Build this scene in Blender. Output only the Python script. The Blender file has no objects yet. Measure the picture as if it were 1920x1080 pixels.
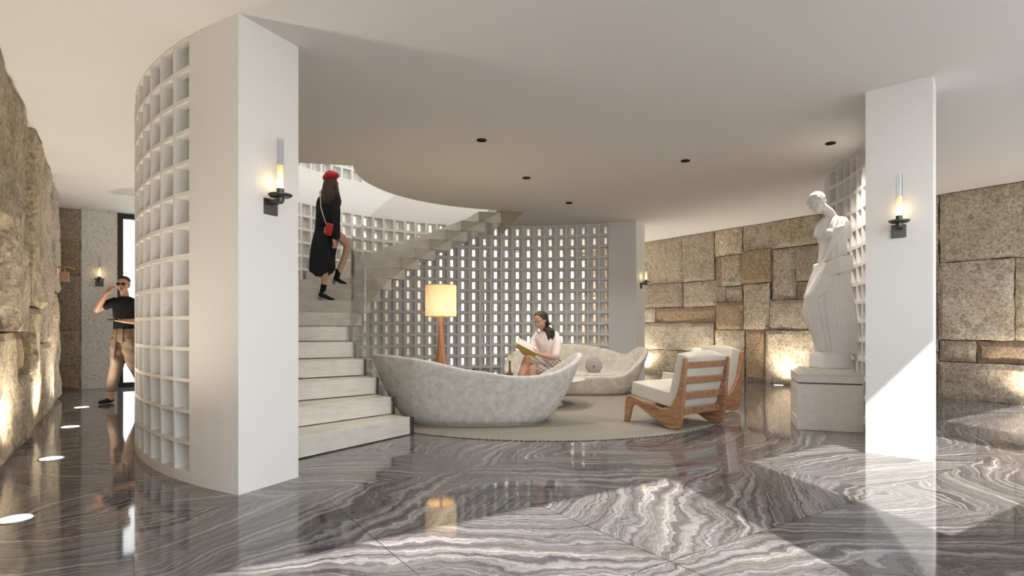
import bpy, bmesh, math, random
from math import sin, cos, pi, radians, atan2, hypot, sqrt
from mathutils import Vector, Matrix, noise
R = radians
random.seed(7)
sc = bpy.context.scene
COL = sc.collection
# ------------------------------------------------------------------ camera, world, sun, exposure
CAMH = 1.1
cam = bpy.data.cameras.new('camera'); cam.sensor_width = 36.0; cam.lens = 36.0*1100/1920
cam.shift_y = 72.0/1920; cam.clip_end = 500
camo = bpy.data.objects.new('camera', cam); COL.objects.link(camo)
camo.location = (0, 0, CAMH); camo.rotation_euler = (R(90), 0, 0)
sc.camera = camo
w = bpy.data.worlds.new('sky'); sc.world = w; w.use_nodes = True
nt = w.node_tree; nt.nodes.clear()
wo = nt.nodes.new('ShaderNodeOutputWorld'); bg = nt.nodes.new('ShaderNodeBackground')
tc = nt.nodes.new('ShaderNodeTexCoord'); sp = nt.nodes.new('ShaderNodeSeparateXYZ'); cr = nt.nodes.new('ShaderNodeValToRGB')
nt.links.new(tc.outputs['Generated'], sp.inputs[0]); nt.links.new(sp.outputs['Z'], cr.inputs[0])
cr.color_ramp.elements[0].color = (1, .985, .96, 1); cr.color_ramp.elements[0].position = 0
cr.color_ramp.elements[1].color = (.80, .90, 1, 1); cr.color_ramp.elements[1].position = .6
nt.links.new(cr.outputs[0], bg.inputs[0]); bg.inputs[1].default_value = 3.0
nt.links.new(bg.outputs[0], wo.inputs[0])
sun = bpy.data.lights.new('sun', 'SUN'); sun.energy = 6.5; sun.angle = R(.8); sun.color = (1, .95, .87)
suno = bpy.data.objects.new('sun', sun); COL.objects.link(suno)
suno.rotation_euler = Vector((-.21, .978, -1.10)).to_track_quat('-Z', 'Y').to_euler()
suno.location = (3, -6, 9)
vs = sc.view_settings
sc.display_settings.display_device = 'sRGB'
vs.view_transform = 'Standard'; vs.look = 'None'; vs.gamma = 1; vs.use_curve_mapping = False
vs.exposure = 0.45
sc.cycles.use_denoising = True
sc.cycles.max_bounces = 12; sc.cycles.diffuse_bounces = 6; sc.cycles.glossy_bounces = 5
sc.cycles.transmission_bounces = 10; sc.cycles.transparent_max_bounces = 16
sc.cycles.sample_clamp_indirect = 6.0
sc.cycles.caustics_reflective = False; sc.cycles.caustics_refractive = False

# building grid: u along the facade, n into the room
U = Vector((.832, .555, 0)); N = Vector((-.555, .832, 0))
def UN(u, n, z=0): return Vector((u*U.x+n*N.x, u*U.y+n*N.y, z))
GA = atan2(.555, .832)
CEIL = 3.14
CX, CY = .2, 7.95

# ------------------------------------------------------------------ helpers
def link(o, parent=None):
    COL.objects.link(o)
    if parent is not None: o.parent = parent
    return o
class MB:
    def __init__(s): s.v = []; s.f = []; s.c = []; s.mi = []; s.cur = 0; s.col = (1, 1, 1, 1)
    def V(s, *p):
        s.v.append(tuple(p[0]) if len(p) == 1 else p); return len(s.v)-1
    def F(s, *idx):
        s.f.append(tuple(idx)); s.c.append(s.col); s.mi.append(s.cur)
    def quad(s, a, b, c, d): i = [s.V(p) for p in (a, b, c, d)]; s.F(*i)
    def box(s, c, size, rz=0, M=None):
        c = Vector(c); sx, sy, sz = [k/2 for k in size]
        rot = Matrix.Rotation(rz, 3, 'Z') if M is None else M
        b = len(s.v)
        for x, y, z in ((-1,-1,-1),(1,-1,-1),(1,1,-1),(-1,1,-1),(-1,-1,1),(1,-1,1),(1,1,1),(-1,1,1)):
            s.v.append(tuple(c + rot @ Vector((x*sx, y*sy, z*sz))))
        for q in ((0,3,2,1),(4,5,6,7),(0,1,5,4),(1,2,6,5),(2,3,7,6),(3,0,4,7)): s.F(*[b+i for i in q])
    def ring(s, ring0, ring1):
        n = len(ring0)
        for i in range(n): s.F(ring0[i], ring0[(i+1) % n], ring1[(i+1) % n], ring1[i])
    def lathe(s, prof, c=(0, 0, 0), seg=24, capb=True, capt=True, M=None):
        c = Vector(c); rs = []
        for r, z in prof:
            rs.append([s.V(tuple(c + (M @ Vector((r*cos(2*pi*k/seg), r*sin(2*pi*k/seg), z)) if M else Vector((r*cos(2*pi*k/seg), r*sin(2*pi*k/seg), z))))) for k in range(seg)])
        for a, b in zip(rs, rs[1:]): s.ring(a, b)
        if capb: s.F(*reversed(rs[0]))
        if capt: s.F(*rs[-1])
    def tube(s, pts, rad, seg=10, side=None, caps=True, round_=True):
        """closed loft along pts; rad = radius or (ra, rb) with ra measured along 'side'"""
        pts = [Vector(p) for p in pts]; n = len(pts)
        if not isinstance(rad, list): rad = [rad]*n
        rad = [(r, r) if not isinstance(r, tuple) else r for r in rad]
        T = []
        for i in range(n):
            a = pts[max(0, i-1)]; b = pts[min(n-1, i+1)]; T.append((b-a).normalized())
        sd = Vector(side) if side is not None else (Vector((1, 0, 0)) if abs(T[0].x) < .8 else Vector((0, 1, 0)))
        rs = []
        def mk(p, t, ra, rb):
            nonlocal sd
            q = sd - t*sd.dot(t)
            if q.length < 1e-5: q = t.orthogonal()
            q.normalize(); b = t.cross(q)
            if side is None: sd = q
            rs.append([s.V(tuple(p + q*ra*cos(2*pi*k/seg) + b*rb*sin(2*pi*k/seg))) for k in range(seg)])
        if round_:
            for a in (.15, .55, .85):
                g = sqrt(max(0, 1-(1-a)**2)); h = min(rad[0])
                mk(pts[0]-T[0]*h*(1-a), T[0], rad[0][0]*g, rad[0][1]*g)
        for i in range(n): mk(pts[i], T[i], *rad[i])
        if round_:
            for a in (.85, .55, .15):
                g = sqrt(max(0, 1-(1-a)**2)); h = min(rad[-1])
                mk(pts[-1]+T[-1]*h*(1-a), T[-1], rad[-1][0]*g, rad[-1][1]*g)
        for a, b in zip(rs, rs[1:]): s.ring(a, b)
        if caps: s.F(*reversed(rs[0])); s.F(*rs[-1])
    def ball(s, c, r, M=None, seg=16, rings=10):
        c = Vector(c); r = Vector(r) if not isinstance(r, (int, float)) else Vector((r, r, r))
        rs = []
        for j in range(1, rings):
            ph = pi*j/rings
            row = []
            for k in range(seg):
                p = Vector((r.x*sin(ph)*cos(2*pi*k/seg), r.y*sin(ph)*sin(2*pi*k/seg), -r.z*cos(ph)))
                if M: p = M @ p
                row.append(s.V(tuple(c+p)))
            rs.append(row)
        for a, b in zip(rs, rs[1:]): s.ring(a, b)
        s.F(*reversed(rs[0])); s.F(*rs[-1])
    def prism(s, poly, M, t):
        """poly in local xz-plane (x,z), thickness t along local y; M: 4x4"""
        n = len(poly)
        a = [s.V(tuple(M @ Vector((x, 0, z)))) for x, z in poly]; b = [s.V(tuple(M @ Vector((x, t, z)))) for x, z in poly]
        s.F(*a); s.F(*reversed(b)); s.ring(list(reversed(a)), list(reversed(b)))
    def build(s, name, mat=None, parent=None, smooth=False, bevel=0, colattr=False, fixn=True, auto=None, sub=0):
        me = bpy.data.meshes.new(name); me.from_pydata(s.v, [], s.f)
        mats = mat if isinstance(mat, (list, tuple)) else [mat]
        for m in mats: me.materials.append(m)
        if len(mats) > 1:
            for p, i in zip(me.polygons, s.mi): p.material_index = i
        if colattr:
            ca = me.color_attributes.new('Col', 'FLOAT_COLOR', 'CORNER')
            for p, c in zip(me.polygons, s.c):
                for li in p.loop_indices: ca.data[li].color = c
        me.validate()
        if fixn:
            bm = bmesh.new(); bm.from_mesh(me); bmesh.ops.recalc_face_normals(bm, faces=bm.faces); bm.to_mesh(me); bm.free()
        if smooth:
            for p in me.polygons: p.use_smooth = True
        if auto is not None:
            for p in me.polygons: p.use_smooth = True
            me.set_sharp_from_angle(angle=R(auto))
        o = link(bpy.data.objects.new(name, me), parent)
        if bevel:
            b = o.modifiers.new('bevel', 'BEVEL'); b.width = bevel; b.segments = 2; b.limit_method = 'ANGLE'; b.angle_limit = R(40)
            b.harden_normals = False
        if sub:
            m = o.modifiers.new('sub', 'SUBSURF'); m.levels = sub; m.render_levels = sub
        return o
def tag(o, label, cat, group=None, kind=None):
    o['label'] = label; o['category'] = cat
    if group: o['group'] = group
    if kind: o['kind'] = kind
    return o
def struct(o): o['kind'] = 'structure'; return o
def empty(name, loc, rz=0, label=None, cat=None, group=None):
    o = bpy.data.objects.new(name, None); link(o); o.location = loc; o.rotation_euler = (0, 0, rz); o.empty_display_size = .1
    if label: tag(o, label, cat, group)
    return o
def kids(o): return [c for c in bpy.data.objects if c.parent == o]
def copy_tree(o, parent=None):
    ch = kids(o); c = o.copy(); COL.objects.link(c)
    if parent is not None: c.parent = parent
    for k in ch: copy_tree(k, c)
    return c

# ------------------------------------------------------------------ materials
class NT:
    def __init__(s, name):
        s.m = bpy.data.materials.new(name); s.m.use_nodes = True; s.t = s.m.node_tree
        s.b = s.t.nodes['Principled BSDF']; s.out = s.t.nodes['Material Output']
    def n(s, typ, **kw):
        nd = s.t.nodes.new(typ)
        for k, v in kw.items():
            if k.startswith('i_'):
                key = k[2:]; key = int(key) if key.isdigit() else key
                nd.inputs[key].default_value = v
            else: setattr(nd, k, v)
        return nd
    def l(s, a, b): s.t.links.new(a, b)
    def set(s, **kw):
        for k, v in kw.items(): s.b.inputs[k.replace('_', ' ')].default_value = v
    def math(s, op, a, b=None, c=None):
        nd = s.n('ShaderNodeMath', operation=op)
        for i, x in enumerate((a, b, c)):
            if x is None: continue
            if isinstance(x, (int, float)): nd.inputs[i].default_value = x
            else: s.l(x, nd.inputs[i])
        return nd.outputs[0]
    def ramp(s, fac, stops):
        r = s.n('ShaderNodeValToRGB'); e = r.color_ramp.elements
        while len(e) < len(stops): e.new(.5)
        for i, (p, c) in enumerate(stops): e[i].position = p; e[i].color = (*c, 1) if len(c) == 3 else c
        s.l(fac, r.inputs[0]); return r.outputs[0]
    def bump(s, h, strength=.3, dist=.01):
        b = s.n('ShaderNodeBump'); b.inputs['Strength'].default_value = strength; b.inputs['Distance'].default_value = dist
        s.l(h, b.inputs['Height']); s.l(b.outputs[0], s.b.inputs['Normal']); return b
    def mix(s, fac, a, b, typ='MIX'):
        m = s.n('ShaderNodeMix', data_type='RGBA', blend_type=typ)
        for k, x in ((0, fac), (6, a), (7, b)):
            if isinstance(x, (int, float)): m.inputs[k].default_value = x
            elif isinstance(x, tuple): m.inputs[k].default_value = (*x, 1) if len(x) == 3 else x
            else: s.l(x, m.inputs[k])
        return m.outputs[2]
def simple(name, col, rough=.6, metal=0, noise_amt=0, scale=20, bump=0, **kw):
    t = NT(name); t.set(Base_Color=(*col, 1), Roughness=rough, Metallic=metal)
    for k, v in kw.items(): t.b.inputs[k.replace('_', ' ')].default_value = v
    if noise_amt or bump:
        tc = t.n('ShaderNodeTexCoord'); ns = t.n('ShaderNodeTexNoise', i_Scale=scale, i_Detail=5.0)
        t.l(tc.outputs['Object'], ns.inputs['Vector'])
        if noise_amt:
            a = tuple(max(0, c*(1-noise_amt)) for c in col); b = tuple(min(1, c*(1+noise_amt)) for c in col)
            t.l(t.ramp(ns.outputs[0], [(.3, a), (.7, b)]), t.b.inputs['Base Color'])
        if bump: t.bump(ns.outputs[0], bump, .005)
    return t.m
M = {}
M['plaster'] = simple('plaster_white', (.80, .785, .76), .55, noise_amt=.015, scale=60, bump=.04)
M['ceiling'] = simple('plaster_ceiling', (.79, .77, .74), .8)
M['metal'] = simple('dark_bronze_metal', (.09, .088, .085), .38, .8)
M['frame'] = simple('window_frame_metal', (.035, .033, .03), .4, .5)
M['black'] = simple('black_matt', (.01, .01, .01), .5)
M['steel'] = simple('steel', (.35, .35, .35), .3, 1)
def marble():
    t = NT('marble_floor'); T = 1.045
    tc = t.n('ShaderNodeTexCoord'); mp = t.n('ShaderNodeMapping'); mp.inputs['Rotation'].default_value = (0, 0, -GA)
    t.l(tc.outputs['Object'], mp.inputs[0]); s = t.n('ShaderNodeSeparateXYZ'); t.l(mp.outputs[0], s.inputs[0])
    u = t.math('SUBTRACT', s.outputs[0], .05-20*T); v = t.math('SUBTRACT', s.outputs[1], 1.875-20*T)
    pu = t.math('PINGPONG', u, 2*T); pv = t.math('PINGPONG', v, T)
    iu = t.math('FLOOR', t.math('DIVIDE', u, 4*T)); iv = t.math('FLOOR', t.math('DIVIDE', v, 2*T))
    cmb = t.n('ShaderNodeCombineXYZ'); t.l(pu, cmb.inputs[0]); t.l(pv, cmb.inputs[1])
    t.l(t.math('ADD', t.math('MULTIPLY', iu, 3.7), t.math('MULTIPLY', iv, 5.3)), cmb.inputs[2])
    P = cmb.outputs[0]
    n1 = t.n('ShaderNodeTexNoise', i_Scale=.55, i_Detail=1.5); t.l(P, n1.inputs['Vector'])
    n2 = t.n('ShaderNodeTexNoise', i_Scale=3.2, i_Detail=5.0, i_Roughness=.55); t.l(P, n2.inputs['Vector'])
    n3 = t.n('ShaderNodeTexNoise', i_Scale=14.0, i_Detail=6.0, i_Roughness=.65); t.l(P, n3.inputs['Vector'])
    # contour bands of a smooth warped field
    s2 = t.n('ShaderNodeSeparateXYZ'); t.l(P, s2.inputs[0])
    base = t.math('ADD', t.math('MULTIPLY', s2.outputs[0], 1.1), t.math('MULTIPLY', s2.outputs[1], 1.9))
    fld = t.math('ADD', base, t.math('MULTIPLY', n1.outputs[0], 3.0))
    fld = t.math('ADD', fld, t.math('MULTIPLY', n2.outputs[0], .42))
    fld = t.math('ADD', fld, t.math('MULTIPLY', n3.outputs[0], .035))
    def band(freq, off):
        c = t.n('ShaderNodeCombineXYZ'); t.l(t.math('MULTIPLY', fld, freq), c.inputs[0]); c.inputs[1].default_value = off
        t.l(t.math('MULTIPLY', s2.outputs[0], .5), c.inputs[2])
        nz = t.n('ShaderNodeTexNoise', i_Scale=1.0, i_Detail=3.0, i_Roughness=.6); t.l(c.outputs[0], nz.inputs['Vector']); return nz.outputs[0]
    a = band(13, 0); b = band(55, 5); c = band(5, 9)
    m = t.math('ADD', t.math('MULTIPLY', a, .55), t.math('MULTIPLY', b, .45))
    m = t.math('ADD', m, t.math('MULTIPLY', t.math('SUBTRACT', n3.outputs[0], .5), .10))
    colr = t.ramp(m, [(.31, (.020, .018, .020)), (.41, (.062, .057, .058)), (.49, (.135, .127, .127)), (.55, (.22, .21, .208)), (.62, (.38, .365, .355)), (.70, (.66, .64, .62))])
    tint = t.ramp(c, [(.38, (.86, .80, .92)), (.52, (1, 1, 1)), (.66, (1.0, .95, .90))])
    colr = t.mix(.7, colr, tint, 'MULTIPLY')
    # joints
    def joint(x):
        fr = t.math('FRACT', t.math('DIVIDE', x, T)); d = t.math('ABSOLUTE', t.math('SUBTRACT', fr, .5))
        return t.math('GREATER_THAN', d, .5-.0022)
    j = t.math('MAXIMUM', joint(u), joint(v))
    colr = t.mix(j, colr, (.012, .011, .011))
    t.l(colr, t.b.inputs['Base Color']); t.set(Roughness=.055); t.b.inputs['IOR'].default_value = 1.55
    t.b.inputs['Specular IOR Level'].default_value = .5
    return t.m
M['marble'] = marble()
def stone():
    t = NT('rough_stone'); tc = t.n('ShaderNodeTexCoord'); at = t.n('ShaderNodeAttribute', attribute_name='Col')
    O = tc.outputs['Object']
    n1 = t.n('ShaderNodeTexNoise', i_Scale=3.0, i_Detail=8.0, i_Roughness=.65); t.l(O, n1.inputs['Vector'])
    n2 = t.n('ShaderNodeTexNoise', i_Scale=26.0, i_Detail=8.0, i_Roughness=.72); t.l(O, n2.inputs['Vector'])
    n3 = t.n('ShaderNodeTexNoise', i_Scale=7.0, i_Detail=6.0, i_Roughness=.6, i_Distortion=.4); t.l(O, n3.inputs['Vector'])
    n4 = t.n('ShaderNodeTexNoise', i_Scale=90.0, i_Detail=3.0); t.l(O, n4.inputs['Vector'])
    c = t.mix(t.ramp(n1.outputs[0], [(.40, (0, 0, 0)), (.62, (1, 1, 1))]), at.outputs['Color'], (.44, .34, .22))
    c = t.mix(.55, c, at.outputs['Color'])
    c = t.mix(t.ramp(n3.outputs[0], [(.50, (0, 0, 0)), (.68, (.75, .75, .75))]), c, (.30, .25, .20))
    c = t.mix(.85, c, t.ramp(n2.outputs[0], [(.32, (.34, .28, .23)), (.50, (.95, .93, .9)), (.68, (1.5, 1.5, 1.46))]), 'MULTIPLY')
    c = t.mix(.4, c, t.ramp(n4.outputs[0], [(.35, (.6, .55, .5)), (.6, (1.15, 1.15, 1.15))]), 'MULTIPLY')
    t.l(c, t.b.inputs['Base Color']); t.set(Roughness=.85)
    h = t.math('ADD', t.math('MULTIPLY', n2.outputs[0], 1.0), t.math('MULTIPLY', n3.outputs[0], .9))
    h = t.math('ADD', h, t.math('MULTIPLY', n4.outputs[0], .25))
    t.bump(h, .8, .035); return t.m
M['stone'] = stone()
def terrazzo():
    t = NT('pitted_concrete'); tc = t.n('ShaderNodeTexCoord')
    v = t.n('ShaderNodeTexVoronoi', i_Scale=22.0); t.l(tc.outputs['Object'], v.inputs['Vector'])
    n = t.n('ShaderNodeTexNoise', i_Scale=30.0, i_Detail=4.0); t.l(tc.outputs['Object'], n.inputs['Vector'])
    m = t.math('ADD', v.outputs['Distance'], t.math('MULTIPLY', n.outputs[0], .5))
    t.l(t.ramp(m, [(.33, (.16, .15, .14)), (.42, (.68, .67, .65)), (.8, (.76, .75, .73))]), t.b.inputs['Base Color'])
    t.bump(m, .5, .01); t.set(Roughness=.8); return t.m
M['terrazzo'] = terrazzo()
def travertine():
    t = NT('limestone'); tc = t.n('ShaderNodeTexCoord'); mp = t.n('ShaderNodeMapping'); mp.inputs['Scale'].default_value = (1, 1, 9)
    t.l(tc.outputs['Object'], mp.inputs[0])
    n = t.n('ShaderNodeTexNoise', i_Scale=5.0, i_Detail=8.0, i_Roughness=.6); t.l(mp.outputs[0], n.inputs['Vector'])
    n2 = t.n('ShaderNodeTexNoise', i_Scale=4.0, i_Detail=5.0); t.l(tc.outputs['Object'], n2.inputs['Vector'])
    c = t.ramp(n.outputs[0], [(.28, (.58, .55, .49)), (.45, (.69, .66, .595)), (.7, (.75, .725, .66))])
    c = t.mix(.5, c, t.ramp(n2.outputs[0], [(.35, (.82, .80, .76)), (.65, (1.05, 1.05, 1.04))]), 'MULTIPLY')
    t.l(c, t.b.inputs['Base Color']); t.set(Roughness=.35); t.bump(n.outputs[0], .12, .005); return t.m
M['limestone'] = travertine()
def glass(name, col=(1, 1, 1), rough=0.0, ior=1.45, solid=False):
    # clear sheet: transparent straight-through with a fresnel reflection
    t = NT(name); t.t.nodes.remove(t.b)
    tr = t.n('ShaderNodeBsdfTransparent'); tr.inputs[0].default_value = (*col, 1)
    gl = t.n('ShaderNodeBsdfGlossy'); gl.inputs['Roughness'].default_value = rough
    fr = t.n('ShaderNodeFresnel'); ge = t.n('ShaderNodeNewGeometry'); t.l(t.math('ADD', t.math('MULTIPLY', ge.outputs['Backfacing'], 1/ior-ior), ior), fr.inputs['IOR']); mx = t.n('ShaderNodeMixShader')
    t.l(fr.outputs[0], mx.inputs[0]); t.l(tr.outputs[0], mx.inputs[1]); t.l(gl.outputs[0], mx.inputs[2]); t.l(mx.outputs[0], t.out.inputs[0])
    return t.m
M['glass'] = glass('clear_glass', (.95, .945, .93))
M['tube_glass'] = glass('candle_glass', (.93, .94, .95), .02, 1.7)
M['vase_glass'] = glass('smoked_glass', (.50, .42, .33), .05, 1.8)

# ------------------------------------------------------------------ setting
def ring_pt(r, th, z): return (CX + r*cos(R(th)), CY + r*sin(R(th)), z)
def interp(tab, x):
    if x <= tab[0][0]: return tab[0][1]
    for (a, va), (b, vb) in zip(tab, tab[1:]):
        if x <= b: return va + (vb-va)*(x-a)/(b-a)
    return tab[-1][1]
TI = [(-45, 4.045), (-32, 4.0), (228, 4.0), (244.4, 4.066)]
TO = [(-45, 4.53), (-30, 4.46), (215, 4.47), (222, 4.50), (237, 4.56), (244.4, 4.58)]
rin = lambda th: interp(TI, th)
rout = lambda th: interp(TO, th)
PW = .022
def solid_arc(mb, a0, a1, z0, z1, ends=(True, True), caps=(False, False)):
    n = max(1, int(abs(a1-a0)/2)); P = []
    for i in range(n+1):
        th = a0+(a1-a0)*i/n
        P.append([ring_pt(rin(th), th, z0), ring_pt(rin(th), th, z1), ring_pt(rout(th), th, z1), ring_pt(rout(th), th, z0)])
    for p, q in zip(P, P[1:]):
        mb.quad(p[0], q[0], q[1], p[1]); mb.quad(p[3], p[2], q[2], q[3])
        mb.quad(p[1], q[1], q[2], p[2]); mb.quad(p[0], p[3], q[3], q[0])
    if ends[0]: mb.quad(*P[0])
    if ends[1]: mb.quad(*reversed(P[-1]))
def lattice(mb, a0, a1, z0, rows, cols, rh=.22):
    da = (a1-a0)/cols
    for i in range(cols):
        t0 = a0+da*i; t1 = t0+da; tm = (t0+t1)/2; hw = .026/4.0*180/pi
        for j in range(rows):
            y0 = z0+rh*j; y1 = y0+rh; v0 = (y0+y1)/2-.068; v1 = v0+.136
            def P(kind, th, z, d=0):
                r = (rin(th) if kind == 0 else rout(th)) + d; return ring_pt(r, th, z)
            D = .10; E = .015
            q = mb.quad
            for k in (0, 1):
                pw = PW if k == 0 else .013; bw = pw/4.0*180/pi; s0 = t0+bw; s1 = t1-bw; w0 = y0+pw; w1 = y1-pw
                q(P(k,t0,y0), P(k,t1,y0), P(k,s1,w0), P(k,s0,w0)); q(P(k,s0,w1), P(k,s1,w1), P(k,t1,y1), P(k,t0,y1))
                q(P(k,t0,y0), P(k,s0,w0), P(k,s0,w1), P(k,t0,y1)); q(P(k,s1,w0), P(k,t1,y0), P(k,t1,y1), P(k,s1,w1))
            # inner niche and outer niche reveals, panel with slit
            for ka, da_, kb, db_ in ((0, 0, 0, D), (1, 0, 0, D+E)):
                pw = PW if ka == 0 else .013; bw = pw/4.0*180/pi; s0 = t0+bw; s1 = t1-bw; w0 = y0+pw; w1 = y1-pw
                q(P(ka,s0,w0,da_), P(ka,s1,w0,da_), P(kb,s1,w0,db_), P(kb,s0,w0,db_)); q(P(ka,s0,w1,da_), P(kb,s0,w1,db_), P(kb,s1,w1,db_), P(ka,s1,w1,da_))
                q(P(ka,s0,w0,da_), P(kb,s0,w0,db_), P(kb,s0,w1,db_), P(ka,s0,w1,da_)); q(P(ka,s1,w0,da_), P(ka,s1,w1,da_), P(kb,s1,w1,db_), P(kb,s1,w0,db_))
            l, r_ = tm-hw, tm+hw
            for d in (D, D+E):
                pw = PW if d == D else .013; bw = pw/4.0*180/pi; s0 = t0+bw; s1 = t1-bw; w0 = y0+pw; w1 = y1-pw
                q(P(0,s0,w0,d), P(0,l,v0,d), P(0,l,v1,d), P(0,s0,w1,d)); q(P(0,r_,v0,d), P(0,s1,w0,d), P(0,s1,w1,d), P(0,r_,v1,d))
                q(P(0,s0,w0,d), P(0,s1,w0,d), P(0,r_,v0,d), P(0,l,v0,d)); q(P(0,l,v1,d), P(0,r_,v1,d), P(0,s1,w1,d), P(0,s0,w1,d))
            for (aa, za), (ab, zb) in (((l,v0),(r_,v0)), ((r_,v0),(r_,v1)), ((r_,v1),(l,v1)), ((l,v1),(l,v0))):
                q(P(0,aa,za,D), P(0,ab,zb,D), P(0,ab,zb,D+E), P(0,aa,za,D+E))
mb = MB()
solid_arc(mb, 56.8, 244.35, 0, .06); solid_arc(mb, 56.8, 64.5, .06, CEIL, (True, False)); solid_arc(mb, 237.5, 244.35, .06, CEIL, (False, True))
lattice(mb, 64.5, 237.5, .06, 14, 55)
# upper storey of the same drum
solid_arc(mb, 56.8, 244.35, CEIL, 3.70); lattice(mb, 64.5, 237.5, 3.70, 10, 55); solid_arc(mb, 56.8, 64.5, 3.7, 5.9, (True, False)); solid_arc(mb, 237.5, 244.35, 3.7, 5.9, (False, True))
struct(mb.build('wall_curved_left', M['plaster'], fixn=False))
mb = MB()
solid_arc(mb, -44.6, -1, 0, .06); solid_arc(mb, -44.6, -39.5, .06, CEIL, (True, False)); solid_arc(mb, -2.6, -1, .06, CEIL, (False, True))
lattice(mb, -39.5, -2.6, .06, 14, 12)
struct(mb.build('wall_curved_right', M['plaster'], fixn=False))
# floor and ground outside
UL, UR, NF, NB = -.78, 10.6, .237, 12.7
mb = MB()
mb.quad(UN(UL-1, -6), UN(UR+1.5, -6), UN(UR+1.5, NB+.3), UN(UL-1, NB+.3))
struct(mb.build('floor', M['marble'], fixn=False))
g = MB(); g.quad((-80, -80, -.06), (80, -80, -.06), (80, 80, -.06), (-80, 80, -.06))
struct(g.build('ground', simple('pale_terrace', (.50, .50, .49), .8, noise_amt=.1, scale=1.0), fixn=False))
# ceiling with the crescent opening over the stair
bm = bmesh.new()
def arc(cx, cy, r, a0, a1, n): return [(cx+r*cos(R(a0+(a1-a0)*i/n)), cy+r*sin(R(a0+(a1-a0)*i/n))) for i in range(n+1)]
inner = arc(.3, 7.98, 2.38, 193, 92, 40)            # ceiling edge over the lounge
outer = arc(CX, CY, 4.12, 95, 192, 44)               # hidden inside the drum wall
hole = inner + outer
oc = [UN(UL-.6, NF), UN(UR+.6, NF), UN(UR+.6, NB+.3), UN(UL-.6, NB+.3)]
def tri(loops, z):
    es = []
    for lp in loops:
        vs_ = [bm.verts.new((p[0], p[1], z)) for p in lp]
        for i in range(len(vs_)): es.append(bm.edges.new((vs_[i], vs_[(i+1) % len(vs_)])))
    bmesh.ops.triangle_fill(bm, use_beauty=True, use_dissolve=False, edges=es)
tri([oc, hole], CEIL); tri([oc, hole], 3.45)
for lp in (oc, hole):
    for i in range(len(lp)):
        a = lp[i]; b = lp[(i+1) % len(lp)]
        bm.faces.new([bm.verts.new((a[0], a[1], CEIL)), bm.verts.new((b[0], b[1], CEIL)), bm.verts.new((b[0], b[1], 3.45)), bm.verts.new((a[0], a[1], 3.45))])
me = bpy.data.meshes.new('ceiling'); bm.to_mesh(me); bm.free(); me.materials.append(M['ceiling'])
struct(link(bpy.data.objects.new('ceiling', me)))
mb = MB(); p = [UN(UL-.6, NF, 5.9), UN(UR+.6, NF, 5.9), UN(UR+.6, NB+.3, 5.9), UN(UL-.6, NB+.3, 5.9)]; mb.quad(*p)
q = [v+Vector((0, 0, .3)) for v in p]; mb.quad(*q)
for i in range(4): mb.quad(p[i], p[(i+1) % 4], q[(i+1) % 4], q[i])
struct(mb.build('ceiling_upper', M['ceiling']))
# facade behind the viewpoint: columns, parapet
mb = MB()
for u0, u1 in ((2.37, 3.21), (6.0, 6.9)): mb.box(UN((u0+u1)/2, NF+.15, CEIL/2), (u1-u0, .3, CEIL), GA)
mb.box(UN(4.6, NF+.06, .545), (2.8, .12, 1.09), GA)
struct(mb.build('wall_front', M['plaster']))
# back wall with two windows
def wall_n(mb, u0, u1, z0, z1, n=NB, t=.25): mb.box(UN((u0+u1)/2, n+t/2, (z0+z1)/2), (u1-u0, t, z1-z0), GA)
mb = MB()
for a, b in ((-1.0, -.56),): wall_n(mb, a, b, 0, 3.14)
WIN = [(-.05, 1.75), (6.3, 8.9)]
wall_n(mb, 1.75, 6.3, 0, 3.14); wall_n(mb, 8.9, 11.2, 0, 3.14)
struct(mb.build('wall_back', M['plaster']))
mb = MB(); wall_n(mb, -.57, -.05, 0, 3.14, NB-.04, .3); struct(mb.build('wall_back_concrete', M['terrazzo'], bevel=.006))
for k, (a, b) in enumerate(WIN):
    fr = MB()
    for x in (a+.04, b-.04) + (() if b-a < 2 else ((a+b)/2,)): fr.box(UN(x, NB+.06, 1.57), (.08 if k else .10, .12, 3.14), GA)
    for z in (.04, 3.09): fr.box(UN((a+b)/2, NB+.06, z), (b-a, .118, .09), GA)
    f = struct(fr.build('window_%d' % (k+1), M['frame'], bevel=.004))
    pn = MB(); pn.box(UN((a+b)/2, NB+.06, 1.57), (b-a-.1, .01, 3.0), GA); pn.build('window_pane', M['glass'], f)
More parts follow.
